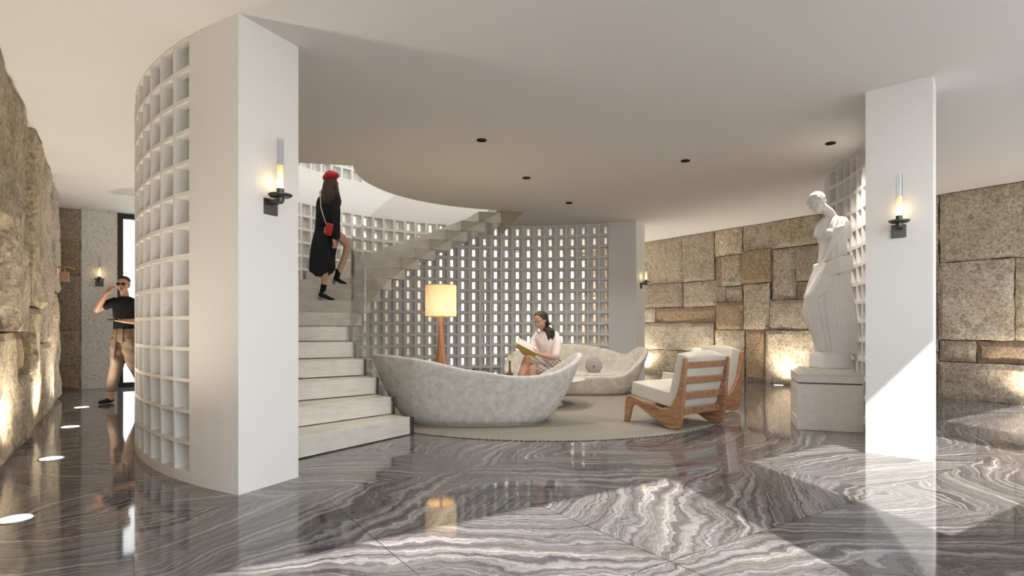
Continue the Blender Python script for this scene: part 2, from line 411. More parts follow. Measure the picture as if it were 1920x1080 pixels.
# outer stone walls
PAL = [(.50, .44, .35), (.42, .37, .31), (.55, .48, .36), (.36, .31, .26), (.46, .40, .33), (.34, .25, .17), (.38, .28, .18), (.52, .47, .40)]
def stone_block(mb, org, d, nrm, s0, s1, z0, z1, dep, colr, amp, seed, res=.07, gap=.008, slope=0):
    mb.col = (*colr, 1); s0 += gap; s1 -= gap; z0 = z0+gap if z0 > 0 else z0; z1 -= gap
    ns = max(3, int((s1-s0)/res)); nz = max(3, int((z1-z0)/res)); G = []
    for j in range(nz+1):
        row = []
        for i in range(ns+1):
            s = s0+(s1-s0)*i/ns; z = z0+(z1-z0)*j/nz
            e = min(i, ns-i)/ns*(s1-s0); e2 = min(j, nz-j)/nz*(z1-z0); ed = min(1, min(e, e2)/.07+.12)
            nn = noise.fractal(Vector((s*1.3, z*1.3, seed)), 1.0, 2.0, 4)*amp + noise.noise(Vector((s*6, z*6, seed+4)))*amp*.35
            jx = noise.noise(Vector((seed, z*5, 1)))*.018 if 0 < j < nz and i in (0, ns) else 0
            jz = noise.noise(Vector((seed, s*5, 2)))*.014 if 0 < i < ns and j in (0, nz) else 0
            h = dep + nn*ed + (ed-1)*.03 + slope*((z-z0)/(z1-z0)-.5)
            p = Vector(org)+Vector(d)*(s+jx)+Vector(nrm)*max(.015, h); p.z = max(0.0, z+jz) if z1 < 3.1 or j < nz else z; row.append(mb.V(tuple(p)))
        G.append(row)
    for j in range(nz):
        for i in range(ns): mb.F(G[j][i], G[j][i+1], G[j+1][i+1], G[j+1][i])
    loop = [G[0][i] for i in range(ns+1)] + [G[j][ns] for j in range(1, nz+1)] + [G[nz][i] for i in range(ns-1, -1, -1)] + [G[j][0] for j in range(nz-1, 0, -1)]
    back = []
    for i in loop:
        v = Vector(mb.v[i]); k = (v-Vector(org)).dot(Vector(nrm)); back.append(mb.V(tuple(v-Vector(nrm)*(k+.02))))
    mb.ring(loop, back)
RB = [(8.9,10.1,2.1,3.14,0,.05),(8.04,8.9,2.09,3.14,1,.06),(8.9,10.1,1.54,2.1,3,.07),(8.0,8.9,1.53,2.09,1,.03),(9.7,10.1,1.18,1.54,7,.06),(8.02,9.7,1.18,1.53,6,.03),
(8.04,10.1,.55,1.18,7,.08),(9.04,10.1,0,.55,2,.06),(8.74,9.04,0,.55,3,.03),(8.04,8.74,0,.55,0,.06),(7.36,8.02,2.58,3.14,2,.07),(7.84,8.02,1.94,2.58,5,.0),(7.36,7.84,1.94,2.58,1,.08),
(7.76,8.0,1.61,1.94,3,.02),(7.36,7.76,1.61,1.94,3,.04),(7.34,8.0,1.03,1.61,5,.06),(7.32,8.04,0,1.03,0,.05),(6.71,7.36,2.63,3.14,4,.05),(6.72,7.36,1.96,2.63,5,.10),(6.75,7.34,1.03,1.96,4,.06),
(6.83,7.30,0,1.03,6,.03),(5.75,6.7,2.6,3.14,2,.09),(6.22,6.71,1.61,2.6,1,.05),(5.75,6.22,1.94,2.6,3,.07),(5.75,6.22,1.61,1.94,5,.02),(5.75,6.74,1.03,1.61,7,.08),(5.75,6.82,0,1.03,0,.10),
(4.7,5.75,2.2,3.14,1,.06),(4.7,5.75,1.2,2.2,0,.05),(4.9,5.75,0,1.2,4,.08),(3.9,4.9,0,.7,5,.05),(3.9,4.7,1.6,3.14,2,.04),(3.9,4.9,.7,1.2,3,.07),(3.9,4.7,1.2,1.6,6,.03),
(2.6,3.88,2.08,3.14,0,.08),(2.97,3.9,.89,2.08,1,.10),(3.42,3.9,.56,.89,3,.05),(2.7,3.42,.56,.89,5,.04),(2.6,3.9,0,.56,4,.12),(2.5,2.97,.89,2.08,2,.05),
(1.4,2.6,1.9,3.14,1,.05),(1.4,2.5,.8,1.9,3,.08),(1.4,2.6,0,.8,0,.06),(.25,1.4,1.5,3.14,4,.05),(.25,1.4,0,1.5,2,.06),(10.1,11.2,1.5,3.14,0,.05),(10.1,11.2,0,1.5,3,.05),(11.2,12.7,1.9,3.14,1,.05),(11.2,12.7,0,1.9,4,.05)]
mb = MB()
rnd = random.Random(3)
for i, (a, b, c, d, ci, dep) in enumerate(RB):
    k = rnd.uniform(1.05, 1.5); stone_block(mb, UN(UR, 0), N, -U, a, b, c, d, dep, tuple(x*k for x in PAL[ci]), .035, i*3.1)
mb.col = (.05, .045, .04, 1); mb.box(UN(UR+.12, 6.5, 1.57), (.26, 12.9, 3.138), GA)
struct(mb.build('wall_right', M['stone'], colattr=True, fixn=False))
LB = [(.25,2.0,0,1.2,2,.1),(.25,2.0,1.2,3.14,0,.1),(2.0,3.9,0,1.7,4,.08),(2.0,3.9,1.7,3.14,2,.14),(3.9,5.2,0,1.15,2,.12),(3.9,5.2,1.15,3.14,7,.14),
(5.2,6.45,1.05,1.9,5,.06),(5.2,6.9,0,1.05,2,.16),(5.2,6.45,1.9,3.14,2,.18),(6.45,7.25,1.05,3.14,0,.20),(6.9,7.75,0,.62,0,.18),(6.9,7.75,.62,1.05,6,.10),
(7.25,7.75,1.05,2.2,4,.10),(7.25,7.75,2.2,3.14,6,.08),(7.75,8.7,0,1.3,2,.17),(7.75,8.7,1.3,3.14,2,.20),(8.7,8.95,0,3.14,5,.07),(8.95,9.9,0,.9,0,.16),(8.95,9.9,.9,3.14,7,.17),(9.9,10.3,0,3.14,4,.07),(10.3,11.35,0,1.6,2,.14),(10.3,11.35,1.6,3.14,1,.14)]
mb = MB()
for i, (a, b, c, d, ci, dep) in enumerate(LB):
    k = rnd.uniform(1.2, 1.5); stone_block(mb, UN(UL-.14, 0), N, U, a, b, c, d, dep, tuple(x*k for x in PAL[ci]), .05, 50+i*2.3, res=.06, slope=rnd.uniform(-.04, .02))
mb.col = (.05, .045, .04, 1); mb.box(UN(UL-.27, 6.0, 1.57), (.26, 11.4, 3.138), GA); mb.box(UN(UL-.27, 12.2, 1.57), (.26, 1.2, 3.138), GA)
struct(mb.build('wall_left', M['stone'], colattr=True, fixn=False))
mb = MB()
zz = [0, .38, 1.0, 1.98, 2.6, 3.14]
for i in range(5): stone_block(mb, UN(0, NB), U, -N, -.94, -.575, zz[i], zz[i+1], .05, [PAL[5], PAL[1], PAL[3], PAL[5], PAL[1]][i], .02, 90+i, res=.05)
struct(mb.build('wall_end_stone', M['stone'], colattr=True, fixn=False))

# ------------------------------------------------------------------ materials for furniture
def wood():
    t = NT('walnut_wood'); tc = t.n('ShaderNodeTexCoord'); mp = t.n('ShaderNodeMapping'); mp.inputs['Scale'].default_value = (2.2, 12, 9)
    t.l(tc.outputs['Object'], mp.inputs[0])
    n = t.n('ShaderNodeTexNoise', i_Scale=2.2, i_Detail=6.0, i_Distortion=1.2); t.l(mp.outputs[0], n.inputs['Vector'])
    t.l(t.ramp(n.outputs[0], [(.25, (.20, .095, .045)), (.5, (.36, .19, .10)), (.75, (.50, .29, .165))]), t.b.inputs['Base Color'])
    t.set(Roughness=.42); return t.m
M['wood'] = wood()
def lampwood():
    t = NT('striped_wood'); tc = t.n('ShaderNodeTexCoord'); mp = t.n('ShaderNodeMapping'); mp.inputs['Scale'].default_value = (14, 14, 1.6)
    t.l(tc.outputs['Object'], mp.inputs[0])
    n = t.n('ShaderNodeTexNoise', i_Scale=2.0, i_Detail=6.0); t.l(mp.outputs[0], n.inputs['Vector'])
    t.l(t.ramp(n.outputs[0], [(.3, (.22, .09, .035)), (.5, (.42, .20, .09)), (.7, (.60, .34, .18))]), t.b.inputs['Base Color'])
    t.set(Roughness=.4); return t.m
M['lampwood'] = lampwood()
def fabric(name, col, scale=160, amt=.12, patch=3.0, b=.25, patch_amt=.10):
    t = NT(name); tc = t.n('ShaderNodeTexCoord')
    n = t.n('ShaderNodeTexNoise', i_Scale=float(scale), i_Detail=3.0); t.l(tc.outputs['Object'], n.inputs['Vector'])
    n2 = t.n('ShaderNodeTexNoise', i_Scale=float(patch), i_Detail=6.0, i_Roughness=.65); t.l(tc.outputs['Object'], n2.inputs['Vector'])
    c = t.ramp(n.outputs[0], [(.3, tuple(x*(1-amt) for x in col)), (.7, tuple(min(1, x*(1+amt)) for x in col))])
    c = t.mix(1.0, c, t.ramp(n2.outputs[0], [(.35, (1-patch_amt*2,)*3), (.65, (1+patch_amt,)*3)]), 'MULTIPLY')
    t.l(c, t.b.inputs['Base Color']); t.set(Roughness=.95); t.b.inputs['Sheen Weight'].default_value = .15; t.bump(n.outputs[0], b, .004); return t.m
M['boucle_grey'] = fabric('grey_boucle', (.60, .575, .535), 90, .10, 14, .5, .10)
M['boucle_beige'] = fabric('beige_boucle', (.62, .575, .50), 90, .10, 12, .5, .10)
M['linen'] = fabric('natural_linen', (.64, .59, .51), 220, .08, 2, .2, .03)
def rug():
    t = NT('woven_rug'); tc = t.n('ShaderNodeTexCoord'); mp = t.n('ShaderNodeMapping'); mp.inputs['Rotation'].default_value = (0, 0, .6); mp.inputs['Scale'].default_value = (1, 1, 1)
    t.l(tc.outputs['Object'], mp.inputs[0]); O = mp.outputs[0]
    w1 = t.n('ShaderNodeTexWave', i_Scale=14.0, i_Distortion=1.5, bands_direction='X'); t.l(O, w1.inputs['Vector'])
    w2 = t.n('ShaderNodeTexWave', i_Scale=14.0, i_Distortion=1.5, bands_direction='Y'); t.l(O, w2.inputs['Vector'])
    m = t.math('MAXIMUM', w1.outputs['Fac'], w2.outputs['Fac'])
    t.l(t.ramp(m, [(.2, (.11, .10, .08)), (.9, (.34, .315, .26))]), t.b.inputs['Base Color']); t.set(Roughness=.95); t.bump(m, .5, .006); return t.m
M['rug'] = rug()
M['cream'] = simple('cream_lacquer', (.60, .57, .52), .5)
M['marble_white'] = simple('white_statue_marble', (.80, .78, .75), .45, noise_amt=.03, scale=6, bump=.05)
M['pedestal'] = simple('cream_stone', (.74, .70, .64), .5, noise_amt=.05, scale=18, bump=.04)
M['groove'] = simple('dark_groove', (.10, .09, .08), .7)
def emis(name, col, st, base=None):
    t = NT(name); t.set(Base_Color=(*(base or col), 1), Roughness=.5); t.b.inputs['Emission Color'].default_value = (*col, 1); t.b.inputs['Emission Strength'].default_value = st; return t.m
M['lens'] = emis('uplight_lens', (1, .95, .86), 6)
def shade_mat():
    t = NT('pleated_shade'); tc = t.n('ShaderNodeTexCoord'); s = t.n('ShaderNodeSeparateXYZ'); t.l(tc.outputs['Object'], s.inputs[0])
    c = t.ramp(t.math('DIVIDE', t.math('SUBTRACT', s.outputs[2], 1.22), .42), [(0, (.95, .66, .26)), (.3, (1, .80, .40)), (.6, (.95, .66, .27)), (1, (.80, .38, .09))])
    t.l(c, t.b.inputs['Emission Color']); t.b.inputs['Emission Strength'].default_value = .50
    t.set(Base_Color=(.75, .6, .38, 1), Roughness=.9); return t.m
M['shade'] = shade_mat()
def flame_mat():
    t = NT('amber_candle_glass'); tc = t.n('ShaderNodeTexCoord'); s = t.n('ShaderNodeSeparateXYZ'); t.l(tc.outputs['Generated'], s.inputs[0])
    c = t.ramp(s.outputs[2], [(0, (1, .88, .55)), (.45, (1, .80, .38)), (1, (.85, .40, .08))])
    e = t.ramp(s.outputs[2], [(0, (1, 1, 1)), (.45, (.55, .55, .55)), (1, (.22, .22, .22))])
    t.l(c, t.b.inputs['Emission Color']); t.l(t.math('MULTIPLY', e, 2.3), t.b.inputs['Emission Strength'])
    t.set(Base_Color=(.9, .7, .4, 1), Roughness=.3); return t.m
M['flame'] = flame_mat()

# ------------------------------------------------------------------ lamps of the room, and added fill lamps out of view
def lamp(name, typ, loc, energy, col, direction=None, size=.05, spot=None, blend=.6, parent=None):
    l = bpy.data.lights.new(name, typ); l.energy = energy; l.color = col
    if typ in ('POINT', 'SPOT'): l.shadow_soft_size = size
    if typ == 'SPOT': l.spot_size = R(spot); l.spot_blend = blend
    if typ == 'AREA': l.shape = 'DISK'; l.size = size
    o = bpy.data.objects.new(name, l); COL.objects.link(o)
    o.location = loc
    if direction is not None: o.rotation_euler = Vector(direction).to_track_quat('-Z', 'Y').to_euler()
    if parent: o.parent = parent
    return o
WARM = (1, .88, .72)
def uplight(loc, lab, grp, tilt, e):
    r = empty('floor_uplight', loc, 0, lab, 'floor light', grp)
    m = MB(); m.lathe([(.078, .0), (.085, .004), (.090, .004), (.092, 0)], seg=28, capb=False, capt=False)
    m.lathe([(.092, .0), (.092, -.01), (.078, -.01)], seg=28, capb=False, capt=False); m.build('rim', M['steel'], r, smooth=True)
    m = MB(); m.lathe([(.078, -.002), (.078, .003)], seg=28); m.build('lens', M['lens'], r)
    lamp('uplight_lamp', 'SPOT', (0, 0, .03), e, WARM, tilt, .06, 140, .9, r)
LU = ['glowing round floor uplight nearest the bottom left corner, at the foot of the stone wall', 'round floor uplight, second from the front along the left stone wall',
      'round floor uplight, third from the front along the left stone wall', 'small round floor uplight nearest the walking man']
for k, (n, l) in enumerate(zip((4.36, 6.18, 8.02, 9.86), LU)):
    p = UN(-.50+.02*k, n, .001); uplight(p, l, 'floor uplights along the left stone wall', (-U.x*.05, -U.y*.05, 1), 70)
uplight(UN(-.5, 2.5, .001), 'floor uplight of the left stone wall beyond the frame', 'floor uplights along the left stone wall', (-U.x*.22, -U.y*.22, 1), 40) if False else None
for k, n in enumerate((2.7, 6.35, 8.2, 10.0)):
    p = UN(10.22, n, .001)
    uplight(p, ['floor uplight washing the stone wall at the right edge behind the near pier', 'floor uplight glinting just left of the statue pedestal', 'floor uplight behind the wooden armchairs at the stone wall', 'floor uplight seen between the sofa arm and the first armchair'][k],
            'floor uplights along the right stone wall', (U.x*.20, U.y*.20, 1), 60)
for k in range(5):  # added hidden lights, brighten the passage ceiling seen through the slits
    p = UN(3.4+1.55*k, 12.35, .001); uplight(p, 'added unseen fill light on the floor at the back wall, behind the curved lattice', 'added fill lights behind the lattice', (N.x*.1, N.y*.1, 1), 90)
DL = [(-.33, 6.41, 'black recessed ceiling spot nearest the front, above the lamp'), (.197, 8.04, 'black recessed ceiling spot, second in the line over the reading woman'), (.94, 9.67, 'smallest, farthest black recessed ceiling spot'),
      (2.13, 7.21, 'black recessed ceiling spot above the wooden armchairs'), (3.54, 6.52, 'black recessed ceiling spot near the statue head')]
def downlight(x, y, lab, e, grp='recessed ceiling spots', z=CEIL, aim=(0, 0, -1)):
    r = empty('ceiling_spot', (x, y, z), 0, lab, 'ceiling light', grp)
    m = MB(); m.lathe([(.036, -.012), (.036, -.002), (.052, -.002), (.056, -.006), (.052, -.012)], seg=20, capb=False, capt=False); m.build('rim', M['black'], r, smooth=True)
    m = MB(); m.lathe([(.037, -.004), (.037, -.001)], seg=20); m.build('reflector', M['black'], r)
    lamp('spot_lamp', 'SPOT', (0, 0, -.02), e, (1, .92, .83), aim, .04, 130, .8, r)
for x, y, l in DL: downlight(x, y, l, 95)
for k in range(8):  # invented wall washers behind the drum, make the slits look bright
    p = UN(3.6+.92*k, 12.0, CEIL)
    downlight(p.x, p.y, 'added unseen fill spot washing the back wall outside the curved lattice wall', 230, 'added passage fill spots', aim=(N.x*.75, N.y*.75, -1))
for k in range(2, 5):  # extra hidden spots put in to light the outer lattice niches
    th = 74+k*22; x = CX+5.15*cos(R(th)); y = CY+5.15*sin(R(th))
    downlight(x, y, 'added unseen fill spot aimed at the outside of the curved lattice wall', 130, 'added lattice fill spots', aim=(-cos(R(th)), -sin(R(th)), -1))
# fill spots added out of view upstairs to brighten the stairwell
for x, y in ((-3.0, 6.2), (-2.0, 9.0), (.5, 9.3)): downlight(x, y, 'added unseen fill spot over the upper stair landing', 50, 'added upper landing fill spots', 5.9)

# ------------------------------------------------------------------ staircase
TH = [236.7, 230.1, 223.3, 216.4, 207.5, 197.5, 186.5, 176.2, 168.8, 162.2, 155.6, 148.2, 140.8, 133.2, 126.0, 118.8, 111.2, 103.6, 96.4]
RISE = .183; SX, SY = .3, 7.98
def sp_(r, th, z): return (SX+r*cos(R(th)), SY+r*sin(R(th)), z)
def to_drum(th, rr=3.985):
    d = (cos(R(th)), sin(R(th))); ox, oy = SX-CX, SY-CY
    b = d[0]*ox+d[1]*oy; c = ox*ox+oy*oy-rr*rr; return -b+sqrt(b*b-c)
stair = empty('staircase', (0, 0, 0), 0, 'curved pale limestone stair of floating block steps with a clear glass balustrade', 'staircase')
for i in range(18):
    n = i+1; t0 = TH[i]; t1 = TH[i+1] - (2.6 if i < 17 else 0); z1 = n*RISE; z0 = z1-RISE+.010
    m = MB(); k = 4; A = []
    for j in range(k+1):
        th = t0+(t1-t0)*j/k
        A.append([m.V(sp_(2.43, th, z0)), m.V(sp_(2.43, th, z1)), m.V(sp_(to_drum(th), th, z1)), m.V(sp_(to_drum(th), th, z0))])
    for a, b in zip(A, A[1:]): m.ring(a, b)
    m.F(*reversed(A[0])); m.F(*A[-1])
    o = m.build('step', M['limestone'], stair, bevel=.004)
    if n < 7:
        b = MB(); P = [sp_(2.424, t0+.25, z0-.005), sp_(2.412, t0+.25, z0-.005), sp_(2.412, t0+.9, z0-.005), sp_(2.424, t0+.9, z0-.005)]
        q = [(x, y, z1+.004) for x, y, z in P]; b.quad(*P); b.quad(*q)
        for j in range(4): b.quad(P[j], P[(j+1) % 4], q[(j+1) % 4], q[j])
        b.build('clamp', M['metal'], stair)
def znose(th):
    T = [(TH[i], (i+1)*RISE) for i in range(19)][::-1]; return interp(T, th)
m = MB(); A = [sp_(2.415, 92.2, 3.139), sp_(2.415, 102, 3.139), sp_(2.415, 101, 2.74)]; B_ = [sp_(2.50, 92.2, 3.139), sp_(2.50, 102, 3.139), sp_(2.50, 101, 2.74)]
i_ = [m.V(p) for p in A]; j_ = [m.V(p) for p in B_]; m.F(*i_); m.F(*reversed(j_)); m.ring(i_, j_); m.build('end_stringer', simple('bronze_stone', (.36, .29, .20), .4), stair)
cuts = [236.9, 216, 192, 168, 146, 124, 100]
for a, b in zip(cuts, cuts[1:]):
    m = MB(); k = 10; A = []; a2 = a-.12; b2 = b+.12
    for j in range(k+1):
        th = a2+(b2-a2)*j/k; zt = znose(th)+1.02; zb = max(0.002, znose(th)-.22)
        if th < 150: zt = min(zt, max(3.5, znose(th)+.95))
        A.append([m.V(sp_(2.395, th, zb)), m.V(sp_(2.395, th, zt)), m.V(sp_(2.409, th, zt)), m.V(sp_(2.409, th, zb))])
    for p, q in zip(A, A[1:]): m.ring(p, q)
    m.F(*reversed(A[0])); m.F(*A[-1])
    m.build('glass_panel', M['glass'], stair, auto=30)

# ------------------------------------------------------------------ rug
m = MB(); m.lathe([(2.375, .001), (2.38, .006), (2.375, .012)], seg=120); o = m.build('rug', M['rug']); o.location = (.37, 7.98, 0)
tag(o, 'large round woven beige rug under the sofas and chairs', 'rug')

# ------------------------------------------------------------------ curved sofas
def sofa(name_lab, mat, H, a0, a1, b0, b1, zs, loc, rz, pw=.85, foot=M['wood']):
    r = empty('curved_sofa', loc, rz, name_lab, 'sofa')
    NP = 96; hm = max(h for _, h in H)
    def hh(ph):
        ph = ph % 360
        T = sorted(H); T = [(T[-1][0]-360, T[-1][1])] + T + [(T[0][0]+360, T[0][1])]
        for (x0, v0), (x1, v1) in zip(T, T[1:]):
            if x0 <= ph <= x1:
                i = T.index((x0, v0)); q0 = T[i-1] if i > 0 else (T[-2][0]-360, T[-2][1]); q3 = T[i+2] if i+2 < len(T) else (T[1][0]+360, T[1][1])
                h_ = x1-x0; f = (ph-x0)/h_; m0 = (v1-q0[1])/(x1-q0[0])*h_; m1 = (q3[1]-v0)/(q3[0]-x0)*h_
                return (2*f**3-3*f*f+1)*v0+(f**3-2*f*f+f)*m0+(-2*f**3+3*f*f)*v1+(f**3-f*f)*m1
    def plan(ph, z, inset=0):
        k = max(0, z/hm)**.6; a = a0+(a1-a0)*k-inset; b = b0+(b1-b0)*k-inset
        c, s = cos(R(ph)), sin(R(ph)); return (a*math.copysign(abs(c)**pw, c), b*math.copysign(abs(s)**pw, s), z)
    m = MB(); rings = []
    nb = 9
    for j in range(nb+1):
        row = []
        for i in range(NP):
            ph = 360*i/NP; z = .012+(hh(ph)-.012)*j/nb; row.append(m.V(plan(ph, z)))
        rings.append(row)
    for d, ins in ((.018, .015), (.022, .04), (.010, .07), (-.03, .088)):
        rings.append([m.V((lambda p: (p[0], p[1], hh(360*i/NP)+d))(plan(360*i/NP, hh(360*i/NP), ins))) for i in range(NP)])
    for f in (.35, .7, 1.0):
        rings.append([m.V(plan(360*i/NP, (hh(360*i/NP)-.03)*(1-f)+(zs-.03)*f, .09+.03*f)) for i in range(NP)])
    for a, b in zip(rings, rings[1:]): m.ring(a, b)
    m.F(*reversed(rings[0])); m.F(*rings[-1])
    m.build('shell', mat, r, smooth=True)
    m = MB(); rr = []
    for sc_, dz in ((1.0, -.05), (1.0, .0), (.985, .02), (.95, .03), (.6, .034), (.2, .035)):
        row = []
        for i in range(NP):
            x, y, z = plan(360*i/NP, zs-.03, .115); row.append(m.V((x*sc_, y*sc_, zs-.005+dz)))
        rr.append(row)
    for a, b in zip(rr, rr[1:]): m.ring(a, b)
    m.F(*reversed(rr[0])); m.F(*rr[-1]); m.build('seat_cushion', mat, r, smooth=True)
    m = MB(); rr = []
    for sc_, z in ((.97, 0), (.99, .014)): rr.append([m.V((lambda p: (p[0]*sc_, p[1]*sc_, z))(plan(360*i/NP, .012))) for i in range(NP)])
    m.ring(*rr); m.F(*reversed(rr[0])); m.F(*rr[1]); m.build('plinth', foot, r)
    return r
HF = [(0, .755), (25, .64), (42, .565), (60, .53), (75, .54), (92, .60), (108, .68), (122, .725), (150, .755), (180, .73), (210, .60), (240, .44), (270, .385), (300, .42), (325, .60), (345, .745)]
HF = [((180-p) % 360, h) for p, h in HF]     # seen from behind: mirrored, then turned about
sofa('grey boucle lounge sofa in the foreground seen from its curved back, shaped like a boat', M['boucle_grey'], HF, .74, 1.21, .36, .50, .38, (-.40, 6.76, .012), pi-.0, foot=M['boucle_grey'])
HR = [(0, .70), (25, .72), (42, .60), (62, .68), (90, .76), (120, .74), (150, .58), (180, .36), (215, .30), (250, .29), (290, .29), (315, .32), (335, .52), (350, .66)]
sofa('beige curved sofa behind the reading woman, facing the viewer', M['boucle_beige'], HR, .88, 1.26, .38, .56, .32, (.98, 9.62, .012), R(-4))
# round cushion
m = MB(); m.ball((0, 0, 0), (.135, .07, .135), seg=28, rings=16)
def hound():
    t = NT('black_white_check'); tc = t.n('ShaderNodeTexCoord'); s = t.n('ShaderNodeSeparateXYZ'); t.l(tc.outputs['Object'], s.inputs[0])
    a = t.math('ADD', t.math('MULTIPLY', s.outputs[0], 60), t.math('MULTIPLY', s.outputs[2], 10)); b = t.math('MULTIPLY', s.outputs[2], 46)
    m = t.math('MULTIPLY', t.math('SINE', t.math('MULTIPLY', a, 6.283*.55)), t.math('SINE', t.math('MULTIPLY', b, 3.1416)))
    t.l(t.ramp(t.math('ADD', t.math('MULTIPLY', m, .5), .5), [(.48, (.02, .02, .025)), (.52, (.75, .73, .70))]), t.b.inputs['Base Color']); t.set(Roughness=.9); return t.m
cu = empty('round_cushion', (1.31, 9.40, .475), R(-8), 'round black and white patterned cushion with a centre button on the beige sofa', 'cushion')
o = m.build('cover', hound(), cu, smooth=True); o.rotation_euler = (R(-14), 0, 0)
m = MB(); m.ball((0, -.066, -.016), .017, seg=12, rings=8); m.build('button', M['black'], cu, smooth=True)

# ------------------------------------------------------------------ low table with vase
t_ = empty('coffee_table', (.42, 8.17, .012), 0, 'low round cream table under the reading woman, behind the grey sofa', 'table')
m = MB(); m.lathe([(.58, .335), (.60, .345), (.60, .36), (.59, .368)], seg=64); m.build('tabletop', M['cream'], t_, auto=40)
m = MB(); m.lathe([(.30, 0), (.28, .02), (.20, .17), (.28, .335)], seg=48); m.build('pedestal_base', M['cream'], t_, smooth=True)
v_ = empty('bud_vase', (-.03, 7.94, .381), 0, 'slim smoked brown glass vase with yellow sprigs beside the reading woman', 'vase')
m = MB(); m.lathe([(.030, 0), (.030, .006), (.014, .02), (.018, .03), (.040, .05), (.050, .068), (.046, .085), (.022, .11), (.015, .13), (.014, .20), (.016, .245), (.022, .255)], seg=24, capt=False); m.build('vessel', M['vase_glass'], v_, smooth=True)
M['sprig'] = simple('yellow_sprig', (.70, .60, .28), .7)
for k, (dx, dy, h) in enumerate(((-.06, 0, .38), (.03, .02, .40), (.055, -.01, .36), (-.02, .03, .43))):
    m = MB(); m.tube([(0, 0, .05), (dx*.2, dy*.2, .24), (dx, dy, h)], .0022, seg=5)
    for j in range(7):
        f = .62+j*.06; m.ball((dx*f+.012*sin(j*2.1), dy*f+.012*cos(j*2.1), .24+(h-.24)*(f-.2)*1.2), (.008, .005, .010), seg=6, rings=4)
    m.build('sprig', M['sprig'], v_)

# ------------------------------------------------------------------ wooden armchairs
def armchair(loc, rz, lab):
    """local: +x = facing, y = to the chair's left, origin between the rear feet"""
    r = empty('lounge_armchair', loc, rz, lab, 'armchair', 'wooden lounge armchairs on the rug')
    W = .77
    P = [(.715, 0), (.690, -.0), (.648, .0), (.600, .175), (.575, .198), (.52, .202), (.12, .012), (.06, 0), (.0, 0), (-.06, .018), (-.088, .06), (-.10, .19), (-.12, .34), (-.13, .49), (-.152, .72), (-.150, .752), (-.128, .768), (-.105, .752), (-.098, .70),
         (-.062, .485), (-.03, .38), (.03, .27), (.075, .225), (.13, .207), (.20, .212), (.585, .298), (.63, .305), (.672, .290), (.695, .25)]
    for s in (0, 1):
        m = MB(); m.prism(P, Matrix.Translation((0, -W/2 if s == 0 else W/2-.042, 0)), .042); m.build('side_frame', M['wood'], r, bevel=.010, auto=35)
    for zc, xb in ((.685, -.118), (.525, -.098), (.36, -.068), (.185, -.03)):
        m = MB(); rot = Matrix.Rotation(R(-8), 3, 'Y'); m.box((xb, 0, zc), (.030, W-.084, .070), M=rot); m.build('back_slat', M['wood'], r, bevel=.006)
    m = MB(); m.box((.30, 0, .215), (.05, W-.084, .05)); m.build('seat_rail', M['wood'], r, bevel=.005)
    def pad(size, c, rot, name):
        m = MB(); m.box((0, 0, 0), size); bm = bmesh.new()
        o = m.build(name, M['linen'], r); bm.from_mesh(o.data)
        bmesh.ops.subdivide_edges(bm, edges=bm.edges, cuts=9, use_grid_fill=True)
        sx, sy, sz = size
        for v in bm.verts:
            fx, fy, fz = v.co.x/sx*2, v.co.y/sy*2, v.co.z/sz*2
            e = max(abs(fx), abs(fy)); v.co.z *= 1+.18*(1-fx*fx)*(1-fy*fy)
            v.co += Vector((noise.noise(v.co*6+Vector((1, 2, 3))), noise.noise(v.co*6), noise.noise(v.co*5+Vector((9, 0, 0)))))*.006
        bm.to_mesh(o.data); bm.free()
        for p in o.data.polygons: p.use_smooth = True
        b = o.modifiers.new('b', 'BEVEL'); b.width = min(size)*.28; b.segments = 4; b.limit_method = 'ANGLE'; b.angle_limit = R(50)
        o.location = c; o.rotation_euler = (0, rot, 0); return o
    pad((.66, W-.10, .155), (.315, 0, .335), R(-9), 'seat_cushion')
    pad((.15, W-.10, .56), (-.005, 0, .515), R(-14), 'back_cushion')
    # crumpled throw pillow
    m = MB(); m.ball((0, 0, 0), (.07, .20, .17), seg=40, rings=24); o = m.build('throw_pillow', M['linen'], r, smooth=True)
    for v in o.data.vertices:
        c = v.co; ex = (abs(c.y)/.20)**4+(abs(c.z)/.17)**4
        c.y *= 1+.12*abs(c.z)/.17; c.z *= 1+.10*abs(c.y)/.2; c.x += noise.noise(Vector((c.y*14, c.z*14, 3)))*.022
    o.location = (.15, .02, .52); o.rotation_euler = (0, R(-18), R(6))
    return r
# rear-left foot (1.70, 6.17), rear-right (2.33, 6.61)
armchair((2.015, 6.39, .012), atan2(.811, -.585), 'walnut framed armchair nearest the viewer, seen from behind with slatted back and linen cushions')
armchair((2.78, 7.98, .012), R(197), 'walnut framed armchair half hidden behind the first armchair, facing left')

# ------------------------------------------------------------------ floor lamp
fl = empty('floor_lamp', (-.94, 7.75, .012), 0, 'tall floor lamp with glowing yellow pleated drum shade and tapering wooden base', 'floor lamp')
m = MB(); m.lathe([(.125, 0), (.125, .02), (.075, .55), (.045, .9), (.018, 1.22)], seg=10); m.build('base', M['lampwood'], fl)
m = MB(); seg = 144; rs = []
for r0, z in ((.200, 1.215), (.203, 1.225), (.203, 1.625), (.200, 1.635), (.19, 1.635), (.19, 1.22)):
    rs.append([m.V(((r0+.0025*(k % 2))*cos(2*pi*k/seg), (r0+.0025*(k % 2))*sin(2*pi*k/seg), z)) for k in range(seg)])
for a, b in zip(rs, rs[1:]): m.ring(a, b)
m.ring(rs[-1], rs[0]); m.build('lamp_shade', M['shade'], fl)
m = MB(); m.lathe([(.206, 1.628), (.206, 1.637), (.188, 1.637), (.188, 1.628)], seg=48, capb=False, capt=False); mt_ = simple('tan_trim', (.40, .22, .10), .7); m.build('shade_trim', mt_, fl)
